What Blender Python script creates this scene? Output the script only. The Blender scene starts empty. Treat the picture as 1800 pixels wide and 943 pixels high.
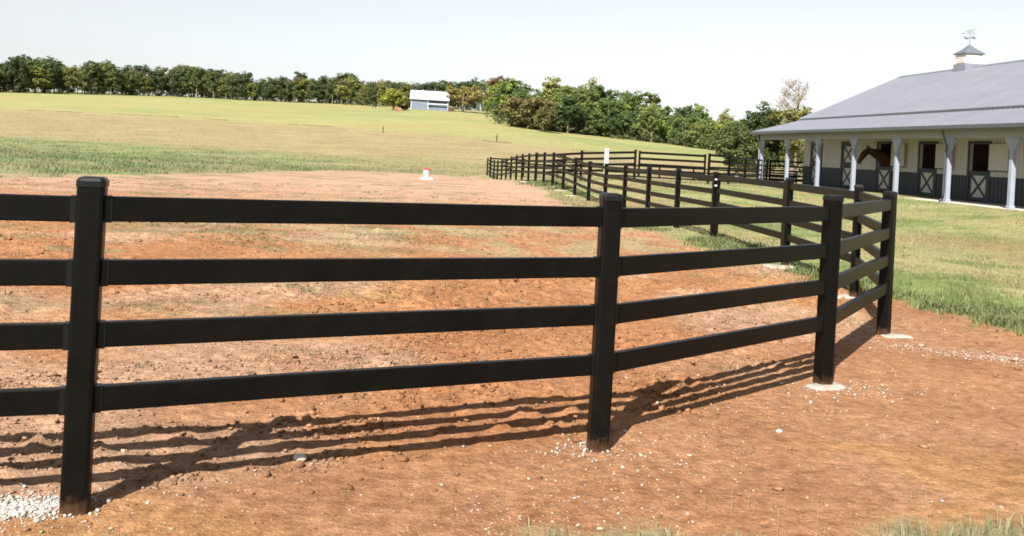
import bpy, math, random
import numpy as np
from mathutils import Vector, Matrix

random.seed(11)
RNG = np.random.default_rng(23)
S = bpy.context.scene
COL = S.collection

# ------------------------------------------------------------------ camera
# eye height 1.58 m, level lens with a drop (the print is cropped low) and 3.1 degrees of roll
cam_data = bpy.data.cameras.new('camera')
cam = bpy.data.objects.new('camera', cam_data)
COL.objects.link(cam)
cam_data.sensor_fit = 'HORIZONTAL'
cam_data.sensor_width = 36.0
cam_data.lens = 32.0
ROLL = math.radians(3.1)
cam_data.shift_x = -208.7 * math.sin(ROLL) / 1800
cam_data.shift_y = -208.7 * math.cos(ROLL) / 1800
cam_data.clip_start = 0.05
cam_data.clip_end = 6000
cam.location = (0, 0, 1.58)
cam.rotation_euler = (Matrix.Rotation(math.radians(90), 4, 'X') @ Matrix.Rotation(ROLL, 4, 'Z')).to_euler()
S.camera = cam

# ------------------------------------------------------------------ sky, sun, exposure
SUN_AZ = math.radians(21)      # the way shadows fall, clockwise from +Y
SUN_EL = math.radians(43)
world = bpy.data.worlds.new('World')
S.world = world
world.use_nodes = True
wn = world.node_tree.nodes
wl = world.node_tree.links
wn.clear()
sky = wn.new('ShaderNodeTexSky')
sky.sky_type = 'NISHITA'
sky.sun_disc = False
sky.sun_elevation = SUN_EL
sky.sun_rotation = math.pi + SUN_AZ
sky.altitude = 200
sky.air_density = 1.0
sky.dust_density = 0.8
sky.ozone_density = 1.0
hsv = wn.new('ShaderNodeHueSaturation')
hsv.inputs['Saturation'].default_value = 0.24
bg = wn.new('ShaderNodeBackground')
bg.inputs['Strength'].default_value = 0.057
wo = wn.new('ShaderNodeOutputWorld')
wl.new(sky.outputs[0], hsv.inputs['Color'])
wl.new(hsv.outputs[0], bg.inputs['Color'])
wl.new(bg.outputs[0], wo.inputs['Surface'])

sun_data = bpy.data.lights.new('sun', 'SUN')
sun_data.energy = 5.0
sun_data.angle = math.radians(0.5)
sun_data.color = (1.0, 0.94, 0.84)
sun = bpy.data.objects.new('sun', sun_data)
COL.objects.link(sun)
ldir = Vector((math.sin(SUN_AZ) * math.cos(SUN_EL), math.cos(SUN_AZ) * math.cos(SUN_EL), -math.sin(SUN_EL)))
sun.rotation_euler = ldir.to_track_quat('-Z', 'Y').to_euler()
sun.location = (-20, -40, 40)

S.view_settings.view_transform = 'Standard'
S.view_settings.look = 'None'
S.view_settings.gamma = 1.0
S.view_settings.exposure = 1.34
S.view_settings.use_curve_mapping = False
S.render.engine = 'CYCLES'
S.cycles.max_bounces = 6
S.cycles.diffuse_bounces = 3
S.cycles.glossy_bounces = 2
S.cycles.transmission_bounces = 3
S.cycles.transparent_max_bounces = 4
S.cycles.use_denoising = True
S.cycles.filter_width = 1.7

# ------------------------------------------------------------------ helpers
def tag(o, label=None, cat=None, group=None, kind=None):
    if label: o['label'] = label
    if cat: o['category'] = cat
    if group: o['group'] = group
    if kind: o['kind'] = kind
    return o

def empty(name, loc, rz=0.0, label=None, cat=None, group=None):
    o = bpy.data.objects.new(name, None)
    COL.objects.link(o)
    o.location = loc
    o.rotation_euler = (0, 0, rz)
    o.empty_display_size = 0.2
    return tag(o, label, cat, group)

def np_mesh(name, V, F, smooth=False):
    V = np.asarray(V, dtype=np.float32).reshape(-1, 3)
    F = np.asarray(F, dtype=np.int32)
    n, k = F.shape
    me = bpy.data.meshes.new(name)
    me.vertices.add(len(V))
    me.vertices.foreach_set('co', V.ravel())
    me.loops.add(n * k)
    me.loops.foreach_set('vertex_index', F.ravel())
    me.polygons.add(n)
    me.polygons.foreach_set('loop_start', np.arange(0, n * k, k, dtype=np.int32))
    me.polygons.foreach_set('loop_total', np.full(n, k, dtype=np.int32))
    if smooth:
        me.polygons.foreach_set('use_smooth', np.ones(n, dtype=bool))
    me.update(calc_edges=True)
    return me

def vcol(me, name, C):
    a = me.attributes.new(name, 'FLOAT_COLOR', 'POINT')
    C = np.asarray(C, dtype=np.float32)
    if C.shape[1] == 3:
        C = np.concatenate([C, np.ones((len(C), 1), np.float32)], 1)
    a.data.foreach_set('color', C.ravel())

def vfloat(me, name, v):
    a = me.attributes.new(name, 'FLOAT', 'POINT')
    a.data.foreach_set('value', np.asarray(v, dtype=np.float32))

def link(name, me, mat, parent=None, loc=None):
    o = bpy.data.objects.new(name, me)
    COL.objects.link(o)
    if mat and not me.materials:
        me.materials.append(mat)
    if parent: o.parent = parent
    if loc is not None: o.location = loc
    return o

class MB:
    """collects simple shapes and links them as one mesh"""
    def __init__(self):
        self.v, self.f = [], []
    def add(self, V, F):
        b = len(self.v)
        self.v += [tuple(p) for p in V]
        self.f += [tuple(i + b for i in q) for q in F]
        return self
    def box(self, x0, x1, y0, y1, z0, z1):
        V = [(x, y, z) for z in (z0, z1) for y in (y0, y1) for x in (x0, x1)]
        return self.add(V, [(0, 2, 3, 1), (4, 5, 7, 6), (0, 1, 5, 4), (2, 6, 7, 3), (0, 4, 6, 2), (1, 3, 7, 5)])
    def beam(self, a, b, w, h, up=(0, 0, 1)):
        a, b, up = Vector(a), Vector(b), Vector(up)
        d = (b - a).normalized()
        s = d.cross(up).normalized() * (w / 2)
        u = s.cross(d).normalized() * (h / 2)
        V = [a - s - u, a + s - u, a + s + u, a - s + u, b - s - u, b + s - u, b + s + u, b - s + u]
        return self.add(V, [(0, 1, 2, 3), (7, 6, 5, 4), (0, 4, 5, 1), (1, 5, 6, 2), (2, 6, 7, 3), (3, 7, 4, 0)])
    def tube(self, pts, rad, n=8, cap=True):
        rings = []
        pts = [Vector(p) for p in pts]
        for i, p in enumerate(pts):
            d = (pts[min(i + 1, len(pts) - 1)] - pts[max(i - 1, 0)]).normalized()
            a = Vector((0, 0, 1)) if abs(d.z) < .9 else Vector((1, 0, 0))
            s = d.cross(a).normalized(); u = s.cross(d)
            r = rad[i] if hasattr(rad, '__len__') else rad
            rings.append([p + (s * math.cos(t) + u * math.sin(t)) * r for t in [2 * math.pi * k / n for k in range(n)]])
        V = [q for r in rings for q in r]
        F = []
        for i in range(len(rings) - 1):
            for k in range(n):
                F.append((i * n + k, i * n + (k + 1) % n, (i + 1) * n + (k + 1) % n, (i + 1) * n + k))
        if cap:
            F.append(tuple(range(n))[::-1]); F.append(tuple((len(rings) - 1) * n + k for k in range(n)))
        return self.add(V, F)
    def prism(self, poly, axis, a, b):
        """polygon of 2-D points extruded along axis ('x': points are y,z; 'y': x,z; 'z': x,y)"""
        def P(p, t):
            return {'x': (t, p[0], p[1]), 'y': (p[0], t, p[1]), 'z': (p[0], p[1], t)}[axis]
        n = len(poly)
        V = [P(p, a) for p in poly] + [P(p, b) for p in poly]
        F = [tuple(range(n)), tuple(range(2 * n - 1, n - 1, -1))] + [(k, n + k, n + (k + 1) % n, (k + 1) % n) for k in range(n)]
        return self.add(V, F)
    def mesh(self, name, smooth=False, fix=True):
        me = bpy.data.meshes.new(name)
        me.from_pydata([tuple(p) for p in self.v], [], self.f)
        if fix:
            import bmesh
            bm = bmesh.new(); bm.from_mesh(me)
            bmesh.ops.recalc_face_normals(bm, faces=bm.faces)
            bm.to_mesh(me); bm.free()
        if smooth:
            for p in me.polygons: p.use_smooth = True
        me.update()
        return me
    def build(self, name, mat, parent=None, smooth=False, bevel=0.0):
        o = link(name, self.mesh(name, smooth), mat, parent)
        if bevel:
            m = o.modifiers.new('bevel', 'BEVEL'); m.width = bevel; m.segments = 2; m.limit_method = 'ANGLE'
        return o

# ---- value noise
def _hash(ix, iy, seed):
    h = (ix.astype(np.int64) * 374761393 + iy.astype(np.int64) * 668265263 + seed * 974634777) & 0x7fffffff
    h = ((h ^ (h >> 13)) * 1274126177) & 0x7fffffff
    h = h ^ (h >> 16)
    return (h % 100003) / 100003.0

def vnoise(x, y, seed=0):
    ix, iy = np.floor(x), np.floor(y)
    fx, fy = x - ix, y - iy
    fx = fx * fx * fx * (fx * (fx * 6 - 15) + 10); fy = fy * fy * fy * (fy * (fy * 6 - 15) + 10)
    a, b = _hash(ix, iy, seed), _hash(ix + 1, iy, seed)
    c, d = _hash(ix, iy + 1, seed), _hash(ix + 1, iy + 1, seed)
    return (a * (1 - fx) + b * fx) * (1 - fy) + (c * (1 - fx) + d * fx) * fy

def fbm(x, y, octaves=4, seed=0, gain=.5):
    t, a, n = 0, 1.0, 0
    for o in range(octaves):
        # turn each octave so the lattice never shows
        c, s = math.cos(.7 * o + .4), math.sin(.7 * o + .4)
        t = t + a * vnoise((x * c - y * s) * 2 ** o + 17.3 * o, (x * s + y * c) * 2 ** o - 9.1 * o, seed + o)
        n += a; a *= gain
    return t / n

# ------------------------------------------------------------------ materials
def new_mat(name):
    m = bpy.data.materials.new(name)
    m.use_nodes = True
    nt = m.node_tree
    return m, nt, nt.nodes['Principled BSDF'], nt.nodes['Material Output']

def add_node(nt, kind, **kw):
    n = nt.nodes.new(kind)
    for k, v in kw.items():
        if k in n.inputs: n.inputs[k].default_value = v
        else: setattr(n, k, v)
    return n

def mix_rgb(nt, fac, a, b, blend='MIX'):
    n = nt.nodes.new('ShaderNodeMix'); n.data_type = 'RGBA'; n.blend_type = blend
    for sock, val in ((n.inputs[0], fac), (n.inputs[6], a), (n.inputs[7], b)):
        if hasattr(val, 'is_output'): nt.links.new(val, sock)
        elif isinstance(val, (int, float)): sock.default_value = val
        else: sock.default_value = (*val, 1)
    return n.outputs[2]

def ramp(nt, fac, p0, p1, c0=(0, 0, 0), c1=(1, 1, 1)):
    n = nt.nodes.new('ShaderNodeValToRGB')
    n.color_ramp.elements[0].position = p0; n.color_ramp.elements[1].position = p1
    n.color_ramp.elements[0].color = (*c0, 1); n.color_ramp.elements[1].color = (*c1, 1)
    nt.links.new(fac, n.inputs[0])
    return n.outputs[0]

def position(nt):
    return nt.nodes.new('ShaderNodeNewGeometry').outputs['Position']

def surf(name, col, rough=.6, var=.15, scale=4.0, spec=.5, dirt=None, dirt_amt=0.0, bump=0.0, bump_scale=60, coords='object', metal=0.0):
    """plain painted / cast surface with uneven colour, smudges and fine relief"""
    m, nt, p, out = new_mat(name)
    tc = nt.nodes.new('ShaderNodeTexCoord')
    vec = tc.outputs['Object'] if coords == 'object' else position(nt)
    n1 = add_node(nt, 'ShaderNodeTexNoise', Scale=scale, Detail=6.0, Roughness=.6)
    nt.links.new(vec, n1.inputs['Vector'])
    lo = tuple(c * (1 - var) for c in col); hi = tuple(min(1, c * (1 + var)) for c in col)
    c = ramp(nt, n1.outputs['Fac'], .3, .7, lo, hi)
    if dirt:
        n2 = add_node(nt, 'ShaderNodeTexNoise', Scale=scale * 3.1, Detail=8.0, Roughness=.7)
        nt.links.new(vec, n2.inputs['Vector'])
        f = ramp(nt, n2.outputs['Fac'], .5, .72)
        sc = nt.nodes.new('ShaderNodeMath'); sc.operation = 'MULTIPLY'; sc.inputs[1].default_value = dirt_amt
        nt.links.new(f, sc.inputs[0])
        c = mix_rgb(nt, sc.outputs[0], c, dirt)
    nt.links.new(c, p.inputs['Base Color'])
    p.inputs['Roughness'].default_value = rough
    p.inputs['Specular IOR Level'].default_value = spec
    p.inputs['Metallic'].default_value = metal
    if bump:
        n3 = add_node(nt, 'ShaderNodeTexNoise', Scale=bump_scale, Detail=4.0)
        nt.links.new(vec, n3.inputs['Vector'])
        b = add_node(nt, 'ShaderNodeBump', Strength=bump, Distance=.01)
        nt.links.new(n3.outputs['Fac'], b.inputs['Height'])
        nt.links.new(b.outputs[0], p.inputs['Normal'])
    return m

M = {}
M['black'] = surf('black_board', (.0030, .0026, .0024), .40, .3, 3, .12, (.013, .009, .007), .2, .06, 60, 'position')
M['black_cap'] = surf('black_cap', (.005, .005, .005), .4, .3, 5, .25)
M['concrete'] = surf('concrete', (.30, .265, .235), .9, .3, 14, .3, (.25, .15, .09), .9, .8, 70)
M['slab'] = surf('slab_concrete', (.40, .375, .345), .85, .12, 1.2, .3, (.38, .27, .18), .35, .3, 50)
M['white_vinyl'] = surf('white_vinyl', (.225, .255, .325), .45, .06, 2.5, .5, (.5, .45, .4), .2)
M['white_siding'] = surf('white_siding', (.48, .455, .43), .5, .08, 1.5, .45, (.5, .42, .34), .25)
M['dark_siding'] = surf('dark_siding', (.022, .029, .042), .5, .15, 2, .45, (.12, .10, .08), .2)
M['dark_trim'] = surf('dark_trim', (.023, .031, .044), .5, .15, 4, .45)
M['roof'] = surf('grey_roof_metal', (.160, .168, .210), .42, .07, .7, .5, (.25, .25, .28), .3)
M['roof_dark'] = surf('roof_flashing', (.10, .115, .14), .45, .1, 3, .5)
M['beam'] = surf('grey_beam_trim', (.25, .25, .26), .5, .08, 2, .4)
M['wood'] = surf('stall_wood', (.13, .075, .04), .7, .35, 5, .3)
M['gutter'] = surf('gutter_paint', (.060, .068, .080), .4, .12, 3, .5)
M['patina'] = surf('green_patina', (.13, .19, .18), .6, .3, 8, .4)
M['cupola_white'] = surf('cupola_white', (.60, .58, .54), .5, .05, 4, .4)
M['pvc'] = surf('white_pvc', (.46, .46, .45), .4, .06, 4, .5, (.5, .4, .3), .2)
M['red'] = surf('red_plastic', (.45, .05, .035), .45, .2, 4, .5)
M['red_paint'] = surf('faded_red', (.33, .10, .075), .6, .25, 3, .4)
M['rust'] = surf('rusty_brown', (.09, .04, .025), .8, .3, 3, .3)
M['shed_roof'] = surf('galvanised', (.34, .365, .41), .45, .06, .8, .5)
M['shed_wall'] = surf('shed_blue_grey', (.12, .15, .195), .6, .14, .9, .4)
M['shed_trim'] = surf('shed_white', (.38, .41, .45), .5, .05, 2, .4)
M['dark_int'] = surf('shed_inside', (.03, .03, .035), .8, .2, 2, .2)
M['straw'] = surf('hay', (.46, .37, .22), .95, .25, 4, .1, None, 0, .8, 20)
M['horse'] = surf('bay_coat', (.066, .024, .011), .45, .3, 3, .35)
M['mane'] = surf('dark_mane', (.012, .009, .008), .7, .3, 20, .3)
M['hide'] = surf('black_hide', (.015, .014, .014), .6, .3, 4, .3)
M['bark'] = surf('bark', (.15, .12, .09), .9, .35, 2.5, .2, (.24, .20, .16), .5, .8, 12)
M['bark_pale'] = surf('pale_bark', (.33, .28, .23), .9, .3, 2.5, .2, (.14, .10, .08), .4, .5, 12)
M['stake'] = surf('weathered_stake', (.05, .04, .03), .9, .3, 6, .2)
M['rock'] = surf('pale_rock', (.46, .41, .36), .9, .2, 9, .3, (.42, .24, .13), .6, .6, 40)

def post_mat():
    """the fence black with soil splashed and rubbed on near the ground and a film of dust"""
    m = M['black'].copy(); m.name = 'black_post'
    nt = m.node_tree; p = nt.nodes['Principled BSDF']
    tc = nt.nodes.new('ShaderNodeTexCoord')
    sx = nt.nodes.new('ShaderNodeSeparateXYZ'); nt.links.new(tc.outputs['Object'], sx.inputs[0])
    n = add_node(nt, 'ShaderNodeTexNoise', Scale=22.0, Detail=8.0, Roughness=.7); nt.links.new(position(nt), n.inputs['Vector'])
    hgt = nt.nodes.new('ShaderNodeMath'); hgt.operation = 'MULTIPLY_ADD'; hgt.inputs[1].default_value = -4.5; hgt.inputs[2].default_value = .50
    nt.links.new(sx.outputs['Z'], hgt.inputs[0])
    ad = nt.nodes.new('ShaderNodeMath'); ad.operation = 'ADD'; nt.links.new(hgt.outputs[0], ad.inputs[0]); nt.links.new(n.outputs['Fac'], ad.inputs[1])
    f = ramp(nt, ad.outputs[0], .62, 1.05)
    sc = nt.nodes.new('ShaderNodeMath'); sc.operation = 'MULTIPLY'; sc.inputs[1].default_value = .30; nt.links.new(f, sc.inputs[0])
    old = p.inputs['Base Color'].links[0].from_socket
    nt.links.new(mix_rgb(nt, sc.outputs[0], old, (.20, .105, .06)), p.inputs['Base Color'])
    return m
M['post'] = post_mat()

def foliage_mat():
    m, nt, p, out = new_mat('foliage')
    oi = nt.nodes.new('ShaderNodeObjectInfo')
    n = add_node(nt, 'ShaderNodeTexNoise', Scale=.9, Detail=3.0)
    nt.links.new(position(nt), n.inputs['Vector'])
    v = ramp(nt, n.outputs['Fac'], .28, .72, (.55, .6, .6), (1.4, 1.32, 1.1))
    c = mix_rgb(nt, 1.0, oi.outputs['Color'], v, 'MULTIPLY')
    g = add_node(nt, 'ShaderNodeNewGeometry')
    # single leaf sprays differ a little
    r = ramp(nt, g.outputs['Random Per Island'], 0, 1, (.72, .74, .7), (1.28, 1.22, 1.1))
    c = mix_rgb(nt, 1.0, c, r, 'MULTIPLY')
    nt.links.new(c, p.inputs['Base Color'])
    p.inputs['Roughness'].default_value = .65
    p.inputs['Specular IOR Level'].default_value = .25
    t = nt.nodes.new('ShaderNodeBsdfTranslucent')
    nt.links.new(c, t.inputs['Color'])
    mx = nt.nodes.new('ShaderNodeMixShader'); mx.inputs[0].default_value = .42
    nt.links.new(p.outputs[0], mx.inputs[1]); nt.links.new(t.outputs[0], mx.inputs[2])
    nt.links.new(mx.outputs[0], out.inputs['Surface'])
    return m
M['foliage'] = foliage_mat()

def blade_mat():
    m, nt, p, out = new_mat('grass_blades')
    a = nt.nodes.new('ShaderNodeAttribute'); a.attribute_name = 'col'
    nt.links.new(a.outputs['Color'], p.inputs['Base Color'])
    p.inputs['Roughness'].default_value = .6
    p.inputs['Specular IOR Level'].default_value = .3
    t = nt.nodes.new('ShaderNodeBsdfTranslucent')
    nt.links.new(a.outputs['Color'], t.inputs['Color'])
    mx = nt.nodes.new('ShaderNodeMixShader'); mx.inputs[0].default_value = .35
    nt.links.new(p.outputs[0], mx.inputs[1]); nt.links.new(t.outputs[0], mx.inputs[2])
    nt.links.new(mx.outputs[0], out.inputs['Surface'])
    return m
M['blade'] = blade_mat()

def lump_mat():
    m, nt, p, out = new_mat('earth_and_stone_lumps')
    a = nt.nodes.new('ShaderNodeAttribute'); a.attribute_name = 'col'
    n = add_node(nt, 'ShaderNodeTexNoise', Scale=60.0, Detail=5.0)
    nt.links.new(position(nt), n.inputs['Vector'])
    v = ramp(nt, n.outputs['Fac'], .3, .7, (.75, .75, .75), (1.2, 1.2, 1.2))
    nt.links.new(mix_rgb(nt, 1.0, a.outputs['Color'], v, 'MULTIPLY'), p.inputs['Base Color'])
    p.inputs['Roughness'].default_value = .95
    p.inputs['Specular IOR Level'].default_value = .15
    return m
M['lump'] = lump_mat()

def ground_mat():
    m, nt, p, out = new_mat('ground')
    pos = position(nt)
    zc = nt.nodes.new('ShaderNodeAttribute'); zc.attribute_name = 'zone'
    dt = nt.nodes.new('ShaderNodeAttribute'); dt.attribute_name = 'dirt'
    def noise(scale, detail, rough=.55, stretch=None):
        n = add_node(nt, 'ShaderNodeTexNoise', Scale=scale, Detail=detail, Roughness=rough)
        if stretch:
            mp = nt.nodes.new('ShaderNodeMapping'); mp.inputs['Scale'].default_value = stretch
            nt.links.new(pos, mp.inputs['Vector']); nt.links.new(mp.outputs[0], n.inputs['Vector'])
        else:
            nt.links.new(pos, n.inputs['Vector'])
        return n.outputs['Fac']
    # soil: blotches, damp patches and fine grain
    soil = mix_rgb(nt, 1.0, zc.outputs['Color'], ramp(nt, noise(1.1, 6, .62), .32, .68, (.80, .76, .74), (1.14, 1.17, 1.2)), 'MULTIPLY')
    soil = mix_rgb(nt, 1.0, soil, ramp(nt, noise(11, 7, .66), .30, .70, (.60, .55, .51), (1.30, 1.34, 1.38)), 'MULTIPLY')
    soil = mix_rgb(nt, 1.0, soil, ramp(nt, noise(55, 6, .72), .32, .68, (.70, .67, .65), (1.25, 1.28, 1.30)), 'MULTIPLY')
    # pale grit in the soil
    vo = add_node(nt, 'ShaderNodeTexVoronoi', Scale=38.0); nt.links.new(pos, vo.inputs['Vector'])
    sep = nt.nodes.new('ShaderNodeSeparateColor'); nt.links.new(vo.outputs['Color'], sep.inputs[0])
    near = ramp(nt, vo.outputs['Distance'], .18, .26, (1, 1, 1), (0, 0, 0))
    some = ramp(nt, sep.outputs[0], .86, .90)
    patch = ramp(nt, noise(1.7, 3), .45, .60)
    f = mix_rgb(nt, 1.0, mix_rgb(nt, 1.0, near, some, 'MULTIPLY'), patch, 'MULTIPLY')
    soil = mix_rgb(nt, f, soil, (.44, .35, .28))
    # turf: streaks, tussocks
    turf = mix_rgb(nt, 1.0, zc.outputs['Color'], ramp(nt, noise(.35, 6, .65, (.45, 1, 1)), .3, .7, (.82, .84, .82), (1.15, 1.13, 1.12)), 'MULTIPLY')
    turf = mix_rgb(nt, 1.0, turf, ramp(nt, noise(3.5, 8, .7), .3, .7, (.68, .74, .68), (1.26, 1.22, 1.22)), 'MULTIPLY')
    turf = mix_rgb(nt, 1.0, turf, ramp(nt, noise(26, 6, .7), .3, .7, (.66, .70, .64), (1.25, 1.22, 1.2)), 'MULTIPLY')
    dsep = nt.nodes.new('ShaderNodeSeparateColor'); nt.links.new(dt.outputs['Color'], dsep.inputs[0])
    c = mix_rgb(nt, dt.outputs['Fac'], turf, soil)
    nt.links.new(c, p.inputs['Base Color'])
    p.inputs['Roughness'].default_value = .95
    p.inputs['Specular IOR Level'].default_value = .12
    b1 = add_node(nt, 'ShaderNodeBump', Strength=.9, Distance=.035)
    nt.links.new(noise(22, 8, .65), b1.inputs['Height'])
    b2 = add_node(nt, 'ShaderNodeBump', Strength=.6, Distance=.010)
    nt.links.new(noise(120, 4), b2.inputs['Height']); nt.links.new(b1.outputs[0], b2.inputs['Normal'])
    nt.links.new(b2.outputs[0], p.inputs['Normal'])
    return m
M['ground'] = ground_mat()

# ------------------------------------------------------------------ terrain
BARN_A = math.radians(7.235)
BARN_O = (16.83, 31.0)

def sm(x):
    x = np.clip(x, 0, 1)
    return x * x * (3 - 2 * x)

def barn_local(X, Y):
    c, s = math.cos(BARN_A), math.sin(BARN_A)
    return (X - BARN_O[0]) * c + (Y - BARN_O[1]) * s, -(X - BARN_O[0]) * s + (Y - BARN_O[1]) * c

def terrain(X, Y):
    X = np.asarray(X, float); Y = np.asarray(Y, float)
    az = X / np.maximum(Y, 20)
    s = np.interp(az, [-.9, -.6, -.25, -.1, 0, .125, .25, .5], [.046, .050, .057, .063, .060, .043, .033, .015])
    d = np.maximum(Y - 70, 0)
    de = np.where(d > 330, 330 + (1 - np.exp(-np.maximum(d - 330, 0) / 150)) * 60, d)
    h = s * (np.sqrt(de * de + 18 ** 2) - 18)                         # the hill
    h = h - .38 * np.exp(-((Y - 64) / 12) ** 2)                       # swale at its foot
    h = h - .2 * np.exp(-((Y - 59) / 7) ** 2 - ((X + 1) / 5) ** 2)
    pad = .5 * sm((Y - 29) / 10) * sm((X + .8) / 6) * (1 - sm((Y - 46) / 12))
    lx, ly = barn_local(X, Y)
    dx = np.maximum(np.maximum(-.35 - lx, lx - 15), 0); dy = np.maximum(np.maximum(-9 - ly, ly - 22.5), 0)
    return h + np.maximum(pad, .43 * sm(1 - np.hypot(dx, dy) / 8))

def hz(x, y):
    return float(terrain(x, y))

# the line of the long fence and the edges of the bare soil
def fence_x(Y):
    return np.interp(Y, [8.7, 11.1, 14.0, 17.9, 66.3], [3.6, 4.2, 4.2, 3.91, -2.19])
def soil_right(Y):
    return np.interp(Y, [3, 4.4, 6.5, 8.4, 9.1, 9.7, 10.4, 11.5, 12.6, 13.6, 15, 17, 20, 26, 32, 42, 55, 66],
                     [2.6, 3.4, 5.6, 5.9, 5.3, 5.2, 4.85, 5.0, 4.75, 4.2, 3.75, 3.0, 2.3, 1.7, 1.2, .3, -1.3, -2.6])
def soil_far(X):
    return np.interp(X, [-80, -30, -14, -12.5, -10, -8, -4, 0], [12, 17, 28, 33, 45, 57, 63, 66])
def hay_line(X, Y):
    return np.interp(X / np.maximum(Y, 1), [-.6, -.38, -.2, -.13, -.03, .05, .18, .4], [160, 160, 146, 134, 125, 122, 116, 110])

def soil_mask(X, Y):
    wob = (fbm(X * .8, Y * .8, 4, 3) - .5)
    a = sm((soil_right(Y) - X + wob * 1.6) / .55 + .5)
    b = sm((soil_far(X) - Y + wob * 9) / 3.0 + .5)
    near = sm((Y - (np.interp(X, [-3, -1.2, -.5, .1, .9, 1.3, 1.9, 2.6], [3.28, 3.32, 3.15, 3.70, 3.86, 3.78, 4.10, 4.42])) + (fbm(X * 3, Y * 3, 4, 8) - .5) * .7) / .22 + .5)
    return a * b * near

def zones(X, Y):
    n1 = fbm(X * .05, Y * .05, 4, 31); n2 = fbm(X * .35, Y * .35, 4, 32); n3 = fbm(X * 1.3, Y * 1.3, 4, 33)
    def mixc(c, d, t): return c * (1 - t[:, None]) + np.asarray(d)[None, :] * t[:, None]
    C = np.tile(np.array([.41, .335, .205]), (len(X), 1))                 # mown tan hay
    C = mixc(C, [.36, .30, .16], sm((n2 - .45) * 4) * .6)
    ny = fbm(X * .03, Y * .09, 4, 35)
    yl = sm((Y - hay_line(X, Y) + (n1 - .5) * 22 + (n2 - .5) * 6) / 16 + .5)
    yg = mixc(np.tile(np.array([.40, .39, .185]), (len(X), 1)), [.325, .35, .155], sm((ny - .42) * 4))
    yg = mixc(yg, [.42, .36, .17], sm((n1 - .52) * 5) * .7)
    C = C * (1 - yl[:, None]) + yg * yl[:, None]
    # greener swale beyond the soil, strongest to the west
    az = X / np.maximum(Y, 5)
    g = sm((84 + (n1 - .5) * 12 - Y) / 10 + .5) * np.interp(az, [-.5, -.25, -.12, -.02, .1], [.95, .75, .45, .25, .12])
    g = g * (.55 + .7 * sm((n2 - .3) * 2.2))
    C = mixc(C, [.215, .285, .125], np.clip(g * .9, 0, 1))
    # paddock between long fence and barn: bleached and green mixed
    pk = sm((X - fence_x(Y) + 1.2) / 1.2) * sm((70 - Y) / 12)
    pc = mixc(np.tile(np.array([.40, .37, .20]), (len(X), 1)), [.22, .29, .105], sm((n2 * .6 + n3 * .4 - .43) * 5) * .8)
    pc = mixc(pc, [.42, .29, .165], sm((fbm(X * .22, Y * .5, 4, 36) - .55) * 6) * .8)
    C = C * (1 - pk[:, None]) + pc * pk[:, None]
    # bare soil
    s = soil_mask(X, Y)
    D = np.tile(np.array([.42, .20, .095]), (len(X), 1))
    D = mixc(D, [.47, .25, .115], sm((n2 - .45) * 4) * .7)
    D = mixc(D, [.48, .31, .205], sm((fbm(X * .45 + 4, Y * .45, 4, 41) - .5) * 5) * .8)
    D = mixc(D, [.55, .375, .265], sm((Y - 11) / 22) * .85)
    f0 = np.interp(X, [-6.5, -4.07, -1.74, .51, 2.28, 3.57, 4.2, 5], [2.4, 2.89, 3.74, 4.87, 6.56, 8.68, 11.1, 14])
    trod = sm((f0 + .15 - Y + (n3 - .5) * .35) / .16 + .5)
    D = mixc(D, [.41, .212, .115], trod * (.55 + .3 * sm((n2 - .4) * 4)))
    D = mixc(D, [.46, .245, .110], trod * sm((fbm(X * .7 + 9, Y * 1.2, 3, 47) - .55) * 7) * .8)
    st = sm((n3 - .42) * 5) * sm((Y - 11) / 4) * sm((27 - Y) / 5) * sm((X + 6) / 4)
    D = mixc(D, [.40, .335, .19], st * .75)
    st2 = sm((fbm(X * .9, Y * 1.7, 4, 44) - .55) * 8) * sm((Y - 6) / 3) * sm((-X - .5) / 2)
    D = mixc(D, [.20, .20, .10], st2 * .6)
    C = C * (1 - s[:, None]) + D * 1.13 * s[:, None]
    return C * .62, s

def axis(dense0, dense1, step, lo, hi, grow):
    a = list(np.arange(dense0, dense1 + 1e-6, step))
    d = step
    while a[-1] < hi:
        d *= grow; a.append(a[-1] + d)
    d = step
    b = []
    x = dense0
    while x > lo:
        d *= grow; x -= d; b.append(x)
    return np.array(b[::-1] + a)

def relief(X, Y):
    """clods, ruts and lumps of the bare soil and the turf"""
    s = soil_mask(X, Y)
    fade = sm((34 - Y) / 12) * sm((16 - np.abs(X)) / 6)
    # worked ground behind the front fence is rough, the strip before it is trodden
    f0 = np.interp(X, [-6.5, -4.07, -1.74, .51, 2.28, 3.57, 4.2, 5], [2.4, 2.89, 3.74, 4.87, 6.56, 8.68, 11.1, 14])
    rough = .22 + .78 * sm((Y - f0 - .15) / .5)
    clod = np.maximum(fbm(X * 9, Y * 9, 4, 51, .62) - .50, 0) * .17
    patch = sm((fbm(X * .9, Y * 1.1, 3, 52) - .42) * 5)
    rut = (fbm(X * .8 + Y * .25, Y * 2.6, 3, 53) - .5) * .022
    fine = (fbm(X * 13, Y * 13, 2, 54) - .5) * .022
    turf = (fbm(X * 5, Y * 5, 3, 55) - .5) * .03
    return fade * (s * rough * (clod * (.25 + patch) + rut + fine) + (1 - s) * turf) + .05 * (fbm(X * .25, Y * .25, 2, 57) - .5) * sm((Y - 4.5) / 6)

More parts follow.
